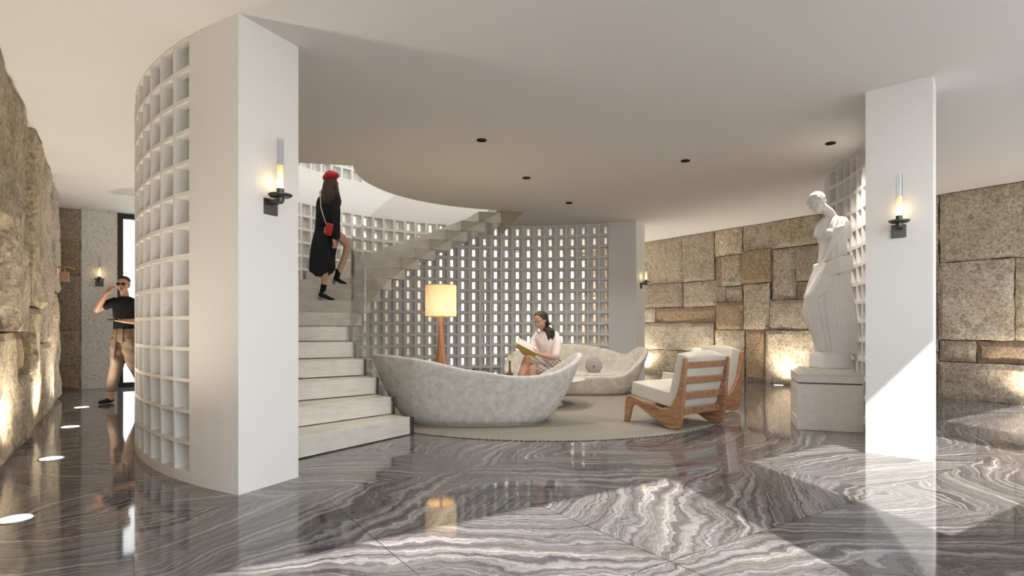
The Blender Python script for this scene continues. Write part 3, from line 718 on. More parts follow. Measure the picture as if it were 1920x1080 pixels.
m = MB(); m.lathe([(.206, 1.212), (.206, 1.22), (.188, 1.22), (.188, 1.212)], seg=48, capb=False, capt=False); m.build('shade_trim', mt_, fl)
m = MB(); m.tube([(0, 0, 1.2), (0, 0, 1.36)], .008, seg=8); m.tube([(-.19, 0, 1.30), (.19, 0, 1.30)], .003, seg=6); m.tube([(0, -.19, 1.30), (0, .19, 1.30)], .003, seg=6); m.build('shade_support', M['metal'], fl)
m = MB(); m.ball((0, 0, 1.41), .045, seg=14, rings=10); m.build('bulb', emis('bulb', (1, .8, .5), 8), fl, smooth=True)
lamp('lamp_light', 'POINT', (0, 0, 1.46), 7, (1, .75, .42), None, .05, parent=fl)

# ------------------------------------------------------------------ candle wall sconces
def sconce(loc, nrm, lab, sc_=1.0, e=.14):
    """loc: point on the wall at the back plate centre"""
    r = empty('wall_sconce', loc, atan2(nrm[1], nrm[0]), lab, 'wall lamp', 'dark metal candle sconces'); r.scale = (sc_,)*3
    def b(fn, nm, mat, **k): m = MB(); fn(m); return m.build(nm, mat, r, **k)
    b(lambda m: m.box((.005, 0, 0), (.010, .118, .112)), 'back_plate', M['metal'], bevel=.004)
    b(lambda m: m.box((.052, 0, .030), (.104, .050, .028)), 'arm', M['metal'], bevel=.004)
    b(lambda m: m.lathe([(.012, .022), (.026, .026), (.026, .055), (.066, .058), (.072, .066), (.078, .068), (.078, .076), (.030, .077)], (.105, 0, 0), 32), 'drip_tray', M['metal'], auto=35)
    b(lambda m: m.lathe([(.024, .07), (.024, .115), (.020, .115)], (.105, 0, 0), 20), 'socket', M['metal'], auto=35)
    b(lambda m: m.lathe([(.0205, .113), (.0205, .275)], (.105, 0, 0), 20, capt=True), 'glowing_candle', M['flame'], auto=35)
    b(lambda m: (m.lathe([(.0235, .115), (.0235, .455)], (.105, 0, 0), 20, False, False), m.lathe([(.021, .28), (.021, .455)], (.105, 0, 0), 20, False, False), m.lathe([(.0235, .455), (.021, .455)], (.105, 0, 0), 20, False, False)), 'clear_tube', M['tube_glass'], smooth=True)
    lamp('sconce_light', 'POINT', (.060, 0, .17), e, (1, .70, .38), None, .012, parent=r)
sconce((-1.674, 4.057, 1.925), (.874, -.486), 'dark metal candle sconce on the big left pier')
sconce((3.26, 4.935, 1.90), (-.573, -.82), 'dark metal candle sconce on the right pier')
sconce((2.53, 11.52, 1.90), (.86, -.51), 'small far candle sconce on the end of the back curved wall')
pt = UN(-.31, NB-.045, 1.86); sconce((pt.x, pt.y, pt.z), (-N.x, -N.y), 'small candle sconce on the pitted concrete panel above the walking man')

# ------------------------------------------------------------------ bracket lamp on the left stone wall
bl = empty('picture_light', UN(UL+.055, 9.95, 1.86), GA, 'small brass bracket with hanging block at the far end of the left stone wall', 'wall bracket')
M['brass'] = simple('aged_brass', (.45, .30, .14), .35, .9)
m = MB(); m.box((.01, 0, .0), (.02, .10, .12)); m.build('mount', M['brass'], bl, bevel=.003)
m = MB(); m.tube([(.02, 0, .03), (.12, -.02, .05), (.20, -.03, .02)], .012, seg=8); m.build('arm', M['brass'], bl, smooth=True)
m = MB(); m.box((.10, -.02, -.09), (.09, .05, .13)); m.build('hanging_block', M['wood'], bl, bevel=.004)
m = MB(); m.tube([(.10, -.02, .04), (.10, -.02, -.03)], .004, seg=6); m.build('hook', M['brass'], bl)

# ------------------------------------------------------------------ statue pedestal
PW_ = .62; pang = atan2(-.33, .945)
pd = empty('statue_pedestal', (3.04+.31*.945+.31*.33, 6.25-.31*.33+.31*.945, 0), pang, 'square cream stone pedestal with panels and mouldings under the white statue', 'pedestal')
m = MB(); m.box((0, 0, .06), (.62, .62, .12)); m.build('skirting', M['pedestal'], pd, bevel=.006)
m = MB(); m.box((0, 0, .30), (.595, .595, .38)); m.build('die', M['pedestal'], pd)
for sx in (-1, 1):
    for sy in (-1, 1): m = MB(); m.box((sx*.286, sy*.286, .30), (.045, .045, .376)); m.build('corner_strip', M['pedestal'], pd, bevel=.003)
m = MB(); m.box((0, 0, .5), (.60, .60, .012)); m.build('groove', M['groove'], pd)
m = MB(); m.box((0, 0, .545), (.62, .62, .08)); m.build('frieze', M['pedestal'], pd, bevel=.004)
m = MB()
for w_, z0, z1 in ((.635, .585, .602), (.56, .602, .617), (.52, .617, .628), (.48, .628, .645)): m.box((0, 0, (z0+z1)/2), (w_, w_, z1-z0))
m.build('cornice', M['pedestal'], pd, bevel=.003)
for s in (-.13, .13):
    m = MB()
    for (cx_, cz_, sx_, sz_) in ((0, .115, .19, .012), (0, -.115, .19, .012), (-.09, 0, .012, .24), (.09, 0, .012, .24)): m.box((-.299, s+cx_, .305+cz_), (.012, sx_, sz_))
    m.build('side_panel', M['pedestal'], pd, bevel=.002)

# ------------------------------------------------------------------ figures
def skin_mat(name, c):
    t = NT(name); t.set(Base_Color=(*c, 1), Roughness=.5); t.b.inputs['Subsurface Weight'].default_value = .08; t.b.inputs['Subsurface Radius'].default_value = (.02, .008, .004); return t.m
M['skin'] = skin_mat('skin_light', (.60, .36, .26)); M['skin2'] = skin_mat('skin_tanned', (.52, .29, .19))
M['hair_dark'] = simple('dark_brown_hair', (.035, .019, .013), .65, noise_amt=.6, scale=70, bump=.6)
M['coat'] = simple('black_wool', (.007, .007, .011), .9, noise_amt=.4, scale=40, bump=.2)
M['red'] = simple('red_felt', (.45, .012, .025), .8, noise_amt=.2, scale=60, bump=.2)
M['redbag'] = simple('red_leather', (.50, .03, .02), .4)
M['fluff'] = simple('cream_pink_fur', (.72, .52, .47), .95, noise_amt=.15, scale=60, bump=.8)
M['tee'] = simple('black_cotton', (.005, .0055, .008), .85)
M['trouser'] = simple('tan_trousers', (.26, .185, .14), .85, noise_amt=.10, scale=12, bump=.1)
M['shirt'] = simple('white_pink_shirt', (.80, .70, .66), .8, noise_amt=.03, scale=30, bump=.15)
M['lip'] = simple('lips', (.45, .14, .12), .5)
M['eyew'] = simple('eye_white', (.45, .40, .37), .4); M['iris'] = simple('iris_dark', (.03, .02, .015), .2)
M['strap'] = simple('ivory_strap', (.65, .60, .52), .6)
M['heel'] = simple('grey_heel', (.20, .17, .18), .5)
M['steelblk'] = simple('black_plastic', (.01, .01, .012), .2)
def plaid():
    t = NT('plaid_skirt'); tc = t.n('ShaderNodeTexCoord'); mp = t.n('ShaderNodeMapping'); mp.inputs['Rotation'].default_value = (.5, .75, .6); t.l(tc.outputs['Object'], mp.inputs[0])
    s = t.n('ShaderNodeSeparateXYZ'); t.l(mp.outputs[0], s.inputs[0])
    a = t.math('GREATER_THAN', t.math('SINE', t.math('MULTIPLY', s.outputs[0], 190)), .35); b = t.math('GREATER_THAN', t.math('SINE', t.math('MULTIPLY', s.outputs[2], 190)), .35)
    m = t.math('MULTIPLY', t.math('ADD', a, b), .5)
    t.l(t.ramp(m, [(0, (.62, .52, .46)), (.5, (.36, .27, .24)), (1, (.20, .15, .14))]), t.b.inputs['Base Color']); t.set(Roughness=.9); return t.m
M['plaid'] = plaid()
def flesh(mb, name, mat, parent, vox=.006, sm=4):
    o = mb.build(name, mat, parent, fixn=True)
    r = o.modifiers.new('remesh', 'REMESH'); r.mode = 'VOXEL'; r.voxel_size = vox; r.use_smooth_shade = True
    if sm: s = o.modifiers.new('smooth', 'SMOOTH'); s.iterations = sm; s.factor = .5
    return o
def frame(c, fwd, up):
    f = Vector(fwd).normalized(); u = Vector(up); u = (u-f*u.dot(f)).normalized(); s = f.cross(u)
    m3 = Matrix((s, f, u)).transposed(); return Vector(c), m3        # columns: right side, forward, up
def head(mb, c, fwd, up, parent, s=1.0, male=False, eyes=True, lips=True, browm=None):
    c, m3 = frame(c, fwd, up); P = lambda x, y, z: c + m3 @ Vector((x*s, y*s, z*s))
    mb.ball(P(0, -.012, .030), (.074*s, .093*s, .088*s), m3, 24, 16)
    mb.ball(P(0, .020, -.020), (.064*s, .066*s, .080*s), m3, 20, 14)
    jw = .052 if male else .046
    mb.tube([P(0, .0, -.045), P(0, .030, -.075), P(0, .058, -.092)], [(jw*s, .05*s), (jw*.85*s, .038*s), (.022*s, .018*s)], 14, side=m3 @ Vector((1, 0, 0)))
    if male: mb.tube([P(0, .078, .022), P(0, .096, -.008), P(0, .106, -.024)], [.0075*s, .0095*s, .0125*s], 8)
    else: mb.tube([P(0, .080, .020), P(0, .091, -.008), P(0, .100, -.024)], [.006*s, .0075*s, .0095*s], 8)
    for k in (-1, 1):
        mb.ball(P(k*.011, .094, -.027), .0085*s, m3, 8, 6)
        mb.ball(P(k*.037, .055, -.022), (.026*s, .026*s, .026*s), m3, 12, 8)
        mb.tube([P(k*.012, .082, .034), P(k*.032, .078, .038), P(k*.052, .060, .030)], (.008 if male else .0055)*s, 8)
        mb.ball(P(k*.076, -.004, .0), (.008*s, .018*s, .030*s), m3, 10, 8)
    mb.ball(P(0, .080, -.056), (.024*s, .012*s, .014*s), m3, 12, 8)
    if eyes:
        for k in (-1, 1):
            m = MB(); m.ball(P(k*.031, .0735, .011), (.013*s, .008*s, .0045*s), m3, 12, 8); e = m.build('eye', M['eyew'], parent, smooth=True)
            m = MB(); m.ball(P(k*.031, .0800, .0095), (.0065*s, .004*s, .0045*s), m3, 10, 6); m.build('iris', M['iris'], e, smooth=True)
            m = MB(); m.tube([P(k*.014, .0885, .038), P(k*.034, .085, .043), P(k*.053, .066, .036)], [.0018*s, .0026*s, .0014*s], 6, caps=True); m.build('eyebrow', browm or M['hair_dark'], parent, smooth=True)
    if lips:
        m = MB(); m.tube([P(-.021, .083, -.056), P(0, .0925, -.054), P(.021, .083, -.056)], [.003*s, .0055*s, .003*s], 8); m.tube([P(-.018, .083, -.060), P(0, .0915, -.063), P(.018, .083, -.060)], [.003*s, .006*s, .003*s], 8)
        flesh(m, 'lips', M['lip'], parent, .0025, 1)
    return P
def hand(mb, wr, d, nrm, ts=1, curl=.5, s=1.0, spread=.06):
    d = Vector(d).normalized(); nrm = Vector(nrm); nrm = (nrm-d*nrm.dot(d)).normalized(); lat = d.cross(nrm)*ts; w = Vector(wr)
    mb.tube([w-d*.02*s, w+d*.03*s, w+d*.085*s], [(.026*s, .019*s), (.037*s, .016*s), (.039*s, .012*s)], 12, side=lat)
    for i, (o, L) in enumerate(((.029, .070), (.010, .079), (-.010, .074), (-.028, .058))):
        p = w + d*.085*s + lat*o*s; ang = .12; pts = [p-d*.012*s, p]; a = 0
        dd = (d+lat*spread*(1.5-i)).normalized()
        for q, f in enumerate((.42, .32, .26)):
            a += curl*(.7+.25*q)*(1+.08*i); v = dd*cos(a)+nrm*sin(a); p = p+v*L*f*s; pts.append(p)
        mb.tube(pts, [.0088*s, .0088*s, .0082*s, .0076*s, .0066*s], 8)
    p = w+d*.022*s+lat*.024*s; v1 = (d*.62+lat*.68+nrm*.35).normalized(); v2 = (d*.85+lat*.25+nrm*.5).normalized()
    mb.tube([p, p+v1*.036*s, p+v1*.036*s+v2*.03*s, p+v1*.036*s+v2*.054*s], [.014*s, .0105*s, .0092*s, .0075*s], 8)
def loft(mb, secs, seg=64, fold=None, cap=(True, True)):
    """secs: (cx, cy, z, rx, ry); fold(th, t) -> radial factor, optional per-ring z offset"""
    rs = []
    for j, (cx, cy, z, rx, ry) in enumerate(secs):
        t = j/(len(secs)-1); row = []
        for k in range(seg):
            th = 2*pi*k/seg; f, dz = fold(th, t) if fold else (1, 0)
            row.append(mb.V((cx+rx*f*cos(th), cy+ry*f*sin(th), z+dz)))
        rs.append(row)
    for a, b in zip(rs, rs[1:]): mb.ring(a, b)
    if cap[0]: mb.F(*reversed(rs[0]))
    if cap[1]: mb.F(*rs[-1])
def dens(secs, k=4):
    out = []
    n = len(secs)
    for i in range(n-1):
        p0 = secs[max(0, i-1)]; p1 = secs[i]; p2 = secs[i+1]; p3 = secs[min(n-1, i+2)]
        for j in range(k):
            t = j/k; out.append(tuple(.5*((2*b)+(-a+c)*t+(2*a-5*b+4*c-d)*t*t+(-a+3*b-3*c+d)*t**3) for a, b, c, d in zip(p0, p1, p2, p3)))
    out.append(secs[-1]); return out

# --- woman climbing the stairs
w1 = empty('person', (-2.69, 8.33, 8*RISE), 0, 'woman in a red beret and long black coat walking up the stairs, seen from behind', 'person')
b = MB()
b.tube([(.0, .0, .08), (.02, 0, .20), (.03, -.01, .36), (.04, .0, .52), (.08, .02, .95)], [.032, .036, .052, .052, .08], 14)
b.tube([(.13, .07, .97), (.24, .10, .90), (.325, .12, .80)], [.085, .070, .055], 14)
b.tube([(.325, .12, .80), (.28, .13, .64), (.185, .14, .42), (.165, .14, .33)], [.052, .050, .034, .033], 14)
b.tube([(.06, 0, .95), (.06, 0, 1.15), (.07, 0, 1.40), (.09, .0, 1.46)], [(.14, .11), (.12, .09), (.15, .10), (.10, .08)], 16)
b.tube([(.09, .01, 1.44), (.12, .02, 1.60)], [.052, .048], 12)
hand(b, (.195, -.10, .87), (.12, .06, -1), (-.8, .5, 0), 1, .35, .95)
b.tube([(.21, -.10, 1.10), (.195, -.10, .88)], [.036, .025], 10)
head(b, (.125, .03, 1.645), (.80, .58, -.10), (.1, .1, 1), w1, 1.0)
flesh(b, 'body', M['skin'], w1, .006, 3)
c = MB()
def fold1(th, t):
    a = (1-t)**1.3
    return 1+.10*a*sin(7*th+1.2)*(.6+.4*sin(3*th))+.03*a*sin(17*th), (.11*min(1, abs(cos(th)+.1)*1.1)-.02)*(1 if t == 0 else max(0, 1-t*6))
loft(c, dens([(-.015, .02, .34, .175, .16), (-.01, .02, .62, .172, .155), (.02, .02, .82, .175, .15), (.045, .02, 1.00, .158, .125), (.05, .01, 1.20, .145, .115), (.075, .01, 1.38, .165, .115), (.085, .01, 1.47, .14, .10), (.10, .015, 1.53, .075, .075)], 5), 72, fold1)
c.tube([(.19, -.05, 1.44), (.215, -.09, 1.25), (.22, -.11, 1.08), (.225, -.11, .90)], [.068, .064, .060, .058], 16)
c.tube([(-.03, .09, 1.44), (-.06, .14, 1.25), (-.02, .20, 1.05)], [.062, .058, .052], 14)
flesh(c, 'coat', M['coat'], w1, .008, 3)
m = MB(); m.box((.045, -.115, 1.08), (.20, .012, .045)); m.build('back_belt', M['coat'], w1, bevel=.006)
m = MB()
for k in range(14):
    a = 2*pi*k/14; m.ball((.09+.095*cos(a), .01+.085*sin(a), 1.50+.03*sin(a*2+1)), (.045, .045, .045), seg=10, rings=7)
flesh(m, 'fur_collar', M['fluff'], w1, .009, 1)
m = MB()
m.ball((.115, .005, 1.665), (.098, .10, .11), seg=20, rings=14)
m.tube([(.10, -.03, 1.66), (.085, -.075, 1.52), (.10, -.10, 1.40), (.11, -.10, 1.36)], [(.080, .06), (.082, .05), (.07, .032), (.04, .02)], 16, side=(1, 0, 0))
for k in range(9):
    x = .04+.020*k; m.tube([(.09+.01*k-.04, -.06, 1.6), (x, -.10-.01*sin(k*2), 1.46), (x+.02*sin(k*3), -.115, 1.36-.03*sin(k*1.7))], [.02, .02, .008], 8)
m.tube([(.19, -.02, 1.66), (.22, -.05, 1.52), (.26, -.05, 1.40), (.27, -.05, 1.34)], [.03, .035, .025, .008], 10)
flesh(m, 'long_hair', M['hair_dark'], w1, .008, 1)
m = MB(); mt = Matrix.Rotation(R(-16), 3, 'Y'); m.ball((.115, .01, 1.765), (.118, .12, .058), mt, 28, 16); m.ball((.105, .01, 1.80), (.085, .09, .045), mt, 20, 12); m.tube([(.12, .01, 1.83), (.125, .01, 1.86)], .005, 6)
flesh(m, 'beret', M['red'], w1, .007, 3)
m = MB(); mt = Matrix.Rotation(R(12), 3, 'Y'); m.box((.145, -.165, .985), (.10, .045, .17), M=mt); g_ = m.build('handbag', M['redbag'], w1, bevel=.015)
m = MB(); m.box((.148, -.189, .995), (.10, .006, .09), M=mt); m.build('bag_flap', M['redbag'], g_, bevel=.003)
m = MB(); m.tube([(.02, -.03, 1.52), (.0, -.10, 1.46), (.02, -.135, 1.30), (.07, -.15, 1.14), (.11, -.165, 1.05)], .007, 8, round_=False); m.build('bag_strap', M['strap'], w1, smooth=True)
def boot(pts, foot, heel, shaft):
    m = MB(); m.tube(pts, shaft, 14); m.tube(foot, [(.033, .03), (.038, .032), (.040, .024), (.022, .014)], 14, side=(foot[-1][1]-foot[0][1], -(foot[-1][0]-foot[0][0]), 0))
    o = flesh(m, 'ankle_boot', M['coat'], w1, .006, 2)
    m = MB(); m.tube(heel, [.024, .020], 10, round_=False); m.build('heel', M['heel'], o)
boot([(.018, 0, .22), (.008, 0, .16), (-.01, 0, .09)], [(-.03, 0, .085), (.03, 0, .065), (.10, .01, .032), (.155, .015, .022)], [(-.035, 0, .07), (-.035, 0, .001)], [.043, .041, .038])
boot([(.183, .14, .44), (.165, .14, .36), (.155, .14, .32)], [(.14, .14, .335), (.18, .145, .305), (.23, .155, .275), (.28, .165, .262)], [(.125, .14, .31), (.115, .135, .25)], [.040, .040, .038])

# --- man walking in the left passage
mn = empty('person', (-5.70, 8.50, 0), 0, 'man in black t-shirt, beige trousers and sunglasses walking, hand raised to his face', 'person')
b = MB()
b.tube([(.08, .02, 1.0), (.08, .02, 1.2), (.085, .02, 1.42)], [(.14, .10), (.14, .10), (.17, .10)], 16)
b.tube([(.085, .02, 1.45), (.075, .01, 1.60)], [.062, .056], 14)
b.tube([(-.08, .0, 1.45), (-.17, -.05, 1.39), (-.245, -.10, 1.335)], [.056, .050, .040], 14)
b.tube([(-.245, -.10, 1.335), (-.15, -.145, 1.45), (-.055, -.17, 1.575)], [.042, .042, .028], 14)
hand(b, (-.05, -.172, 1.58), (.55, .12, .80), (.3, .9, -.1), -1, .55, .92)
b.tube([(.255, .03, 1.45), (.32, .02, 1.32), (.335, .0, 1.19)], [.056, .050, .042], 14)
b.tube([(.335, .0, 1.19), (.28, -.12, 1.17), (.19, -.19, 1.175)], [.042, .040, .027], 14)
hand(b, (.185, -.195, 1.175), (-1, -.25, .08), (.0, .1, 1), 1, .5, .95)
b.tube([(-.03, -.09, .26), (-.035, -.095, .12), (-.045, -.11, .06)], [.042, .034, .036], 12)
b.tube([(.13, .26, .36), (.15, .33, .22), (.155, .35, .16)], [.042, .034, .034], 12)
b.tube([(.0, .01, 1.0), (.01, -.03, .75), (.01, -.06, .55), (-.02, -.085, .35), (-.03, -.09, .20)], [.07, .06, .05, .045, .04], 12); b.tube([(.15, .02, 1.0), (.155, .04, .75), (.16, .08, .55), (.145, .19, .42), (.135, .27, .33)], [.07, .06, .05, .045, .04], 12)
head(b, (.072, .0, 1.70), (.18, -.97, -.05), (0, 0, 1), mn, 1.02, True, eyes=False)
flesh(b, 'body', M['skin'], mn, .006, 3)
m = MB(); loft(m, dens([(.075, .02, 1.06, .155, .112), (.078, .02, 1.18, .152, .11), (.082, .02, 1.33, .165, .112), (.085, .02, 1.43, .175, .105), (.085, .02, 1.50, .125, .085), (.083, .018, 1.535, .070, .062)], 5), 56, lambda th, t: (1+.02*sin(5*th+9*t)*(1-t), 0))
m.tube([(-.06, .01, 1.455), (-.11, -.02, 1.43), (-.155, -.045, 1.40)], [.068, .066, .064], 14); m.tube([(.235, .03, 1.455), (.285, .025, 1.38), (.315, .02, 1.32)], [.068, .066, .064], 14)
flesh(m, 'tshirt', M['tee'], mn, .007, 3)
m = MB(); loft(m, dens([(.075, .02, .88, .165, .125), (.075, .02, .98, .168, .125), (.075, .02, 1.06, .152, .11), (.075, .02, 1.09, .148, .108)], 4), 48)
def fl_(k, amt): return lambda th, t: (1+amt*sin(3*th+k+6*t), 0)
def leg(m, pts, k):
    out = []
    m2 = MB(); pts = dens(pts, 6); rs = []
    for j, (x, y, z, rx, ry) in enumerate(pts):
        row = []
        for q in range(40):
            th = 2*pi*q/40; f = 1+.06*sin(3*th+k+z*9)+.05*sin(z*38+2*th+k)*(.6+.5*sin(z*11)); row.append(m.V((x+rx*f*cos(th), y+ry*f*sin(th), z)))
        rs.append(row)
    for a, b_ in zip(rs, rs[1:]): m.ring(a, b_)
    m.F(*reversed(rs[0])); m.F(*rs[-1])
leg(m, [(-.035, -.095, .165, .060, .065), (-.015, -.08, .35, .072, .078), (.015, -.055, .55, .085, .09), (.0, -.01, .75, .10, .105), (.0, .015, .93, .098, .11)], 0)
leg(m, [(.145, .275, .275, .058, .062), (.155, .17, .42, .072, .08), (.165, .06, .56, .085, .09), (.155, .03, .75, .10, .105), (.15, .02, .93, .10, .11)], 2)
m.tube([(.035, -.10, 1.05), (.03, -.12, .85), (.02, -.14, .62)], .012, 6); m.tube([(.12, -.10, 1.05), (.13, -.11, .85)], .012, 6)
flesh(m, 'trousers', M['trouser'], mn, .007, 2)
m = MB(); m.tube([(-.095, -.035, 1.075)], .01) if False else None
hm = MB()
_c, m3 = frame((.072, .0, 1.70), (.18, -.97, -.05), (0, 0, 1)); HP = lambda x, y, z: _c + m3 @ Vector((x*1.02, y*1.02, z*1.02))
hm.ball(HP(0, -.026, .058), (.079, .088, .074), m3, 24, 16); hm.ball(HP(0, .030, .106), (.058, .042, .026), m3, 16, 10); hm.ball(HP(0, -.055, .01), (.070, .050, .07), m3, 16, 10)
flesh(hm, 'short_hair', M['hair_dark'], mn, .006, 1)
hm = MB()
for k in (-1, 1): hm.ball(HP(k*.034, .088, .012), (.028, .007, .019), m3, 16, 8); hm.tube([HP(k*.058, .078, .018), HP(k*.078, .02, .015), HP(k*.08, -.01, .008)], .003, 6)
hm.tube([HP(-.012, .094, .018), HP(.012, .094, .018)], .004, 6)
o = flesh(hm, 'sunglasses', M['steelblk'], mn, .003, 0)
m = MB(); m.box((.09, -.235, 1.195), (.14, .075, .010), M=Matrix.Rotation(R(-12), 3, 'X')); m.build('phone', M['steelblk'], mn, bevel=.003)
for c0, c1 in (((-.045, -.085, .045), (-.10, -.24, .030)), ((.155, .385, .135), (.13, .26, .035))):
    m = MB(); d = Vector(c1)-Vector(c0); m.tube([c0, Vector(c0)+d*.35, Vector(c0)+d*.75, c1], [(.035, .034), (.040, .036), (.043, .028), (.03, .022)], 14, side=(d.y, -d.x, 0)); flesh(m, 'loafer', M['tee'], mn, .006, 2)

# --- seated reading woman
w2 = empty('person', (.50, 7.85, .012), 0, 'woman in white shirt and plaid skirt sitting with crossed legs reading a yellow book', 'person')
b = MB()
b.tube([(.03, .04, .47), (.02, .03, .62), (-.02, .01, .80), (-.05, .0, .93)], [(.12, .10), (.085, .075), (.09, .07), (.10, .06)], 16)
b.tube([(-.06, -.01, .96), (-.085, -.04, 1.07)], [.046, .042], 12)
b.tube([(.0, .0, .50), (-.16, -.11, .58), (-.30, -.20, .655)], [.085, .075, .056], 16)
b.tube([(-.30, -.20, .655), (-.36, -.29, .50), (-.41, -.38, .33), (-.44, -.43, .22)], [.056, .055, .042, .030], 14)
b.tube([(-.44, -.43, .22), (-.47, -.48, .16), (-.52, -.55, .12)], [(.03, .03), (.036, .024), (.03, .014)], 12, side=(.6, -.8, 0))
b.tube([(.03, -.02, .47), (-.12, -.18, .50), (-.24, -.29, .535)], [.085, .076, .058], 16)
b.tube([(-.24, -.29, .535), (-.255, -.32, .40), (-.26, -.33, .22), (-.26, -.33, .08)], [.056, .056, .040, .030], 14)
b.tube([(-.25, -.32, .055), (-.30, -.38, .035), (-.36, -.46, .022)], [(.03, .03), (.038, .024), (.03, .014)], 12, side=(.6, -.8, 0))
b.tube([(.065, -.04, .95), (.085, -.10, .82), (.055, -.15, .675)], [.045, .042, .036], 12)
b.tube([(.055, -.15, .675), (-.06, -.23, .70), (-.175, -.29, .735)], [.038, .036, .024], 12)
hand(b, (-.17, -.288, .735), (-1, -.12, .25), (.1, .5, .9), -1, .35, .92)
b.tube([(-.17, .04, .95), (-.23, .01, .84), (-.25, -.06, .74)], [.042, .040, .036], 12)
b.tube([(-.25, -.06, .74), (-.30, -.14, .735), (-.345, -.21, .74)], [.036, .033, .024], 12)
hand(b, (-.34, -.205, .735), (-.35, -.55, .55), (.3, .5, .8), 1, .35, .92)
HC = (-.118, -.065, 1.155); HF_ = (-.66, -.66, -.40); HU = (-.38, -.22, .9)
HP2 = head(b, HC, HF_, HU, w2, .98)
flesh(b, 'body', M['skin2'], w2, .0055, 3)
m = MB(); loft(m, dens([(.025, .04, .57, .125, .105), (.015, .03, .66, .118, .10), (-.01, .01, .78, .135, .105), (-.035, -.005, .88, .15, .108), (-.05, -.005, .955, .145, .095), (-.06, -.01, 1.0, .095, .075), (-.068, -.015, 1.03, .055, .052)], 5), 56, lambda th, t: (1+.035*sin(5*th+14*t)*(1-t)+.02*sin(9*th-20*t)*(1-t), 0))
m.tube([(.070, -.03, .968), (.095, -.07, .88), (.09, -.11, .78), (.075, -.135, .715)], [.060, .063, .062, .056], 14)
m.tube([(-.15, .03, .97), (-.215, .02, .88), (-.235, -.02, .80), (-.245, -.05, .76)], [.055, .056, .055, .050], 14)
flesh(m, 'shirt', M['shirt'], w2, .006, 2)
m = MB()
for q, s_ in ((0, 1), (1, -1)): m.tube([(-.068-.02, -.05, 1.035), (-.09+s_*.035, -.085, .985), (-.085+s_*.045, -.10, .955)], [(.022, .004), (.026, .004), (.006, .004)], 8, side=(.8, -.5, 0))
m.build('collar', M['shirt'], w2, smooth=True)
m = MB()
for z in (.91, .84, .77, .70): m.ball((-.075+(.91-z)*.16, -.112-(.91-z)*-.06, z), .0055, seg=8, rings=6)
m.build('buttons', M['heel'], w2, smooth=True)
m = MB()
m.tube([(.04, .05, .49), (.03, .04, .58), (.025, .035, .64)], [(.165, .135), (.15, .12), (.125, .10)], 24)
m.tube([(.02, .02, .485), (-.12, -.09, .56), (-.235, -.165, .615)], [.108, .098, .078], 20)
m.tube([(.05, -.01, .470), (-.08, -.14, .492), (-.19, -.245, .52)], [.100, .092, .076], 20)
m.tube([(.03, .0, .49), (-.14, -.13, .53)], [.10, .09], 16)
flesh(m, 'plaid_skirt', M['plaid'], w2, .007, 4)
m = MB(); c_, m3 = frame(HC, HF_, HU)
m.ball(HP2(0, -.040, .050), (.084, .090, .084), m3, 24, 16); m.ball(HP2(0, -.06, -.02), (.072, .055, .085), m3, 20, 12)
for k in (-1, 1): m.tube([HP2(.012, .020, .122), HP2(k*.052, .020, .086), HP2(k*.074, .0, .03)], [.012, .014, .018], 10)
m.tube([HP2(.075, -.01, .0), HP2(.085, -.03, -.08), Vector((-.035, -.10, 1.04)), Vector((-.01, -.115, .96)), Vector((-.02, -.12, .91))], [.028, .032, .034, .028, .008], 12)
m.tube([HP2(.05, -.06, -.02), HP2(.055, -.07, -.10), Vector((.005, -.07, 1.03)), Vector((.045, -.08, .95)), Vector((.03, -.09, .90))], [.04, .042, .04, .03, .008], 12)
m.tube([HP2(-.072, -.03, .0), HP2(-.072, -.05, -.07)], [.024, .018], 10)
for k in range(10):
    a = k*.63; m.tube([HP2(.07-.010*k, -.045, -.07), Vector((-.035+.010*k, -.108+.008*sin(a*3), 1.03)), Vector((-.03+.011*k+.012*sin(a*5), -.122+.004*k, .94+.02*sin(a*7)))], [.013, .012, .004], 6)
flesh(m, 'long_hair', M['hair_dark'], w2, .006, 1)
# book held in her hands
bk = empty('open_book', (.50, 7.85, .012), 0, 'open book with yellow green cover held by the reading woman', 'book')
O_ = Vector((-.455, -.285, .815)); e1 = Vector((.245, -.005, -.125)); na = Vector((.03, -.125, .055)); fb = Vector((.035, .07, .125))
def board(name, mat, e2, off, t, ins=0):
    n = e1.cross(e2).normalized(); m = MB(); a = O_+n*off+e1*ins; x = e1*(1-2*ins); y = e2*(1-ins)
    P = [a, a+x, a+x+y, a+y]; Q = [p+n*t for p in P]; i = [m.V(tuple(p)) for p in P]; j = [m.V(tuple(p)) for p in Q]
    m.F(*reversed(i)); m.F(*j); m.ring(i, j); return m.build(name, mat, bk)
M['bookcover'] = simple('yellow_green_cover', (.46, .42, .07), .5); M['pages'] = simple('book_pages', (.72, .66, .60), .8)
board('cover', M['bookcover'], na, 0, .004); board('cover', M['bookcover'], fb, 0, .004)
board('pages', M['pages'], na, -.012, .012, .03); board('pages', M['pages'], fb, .004, .012, .03)

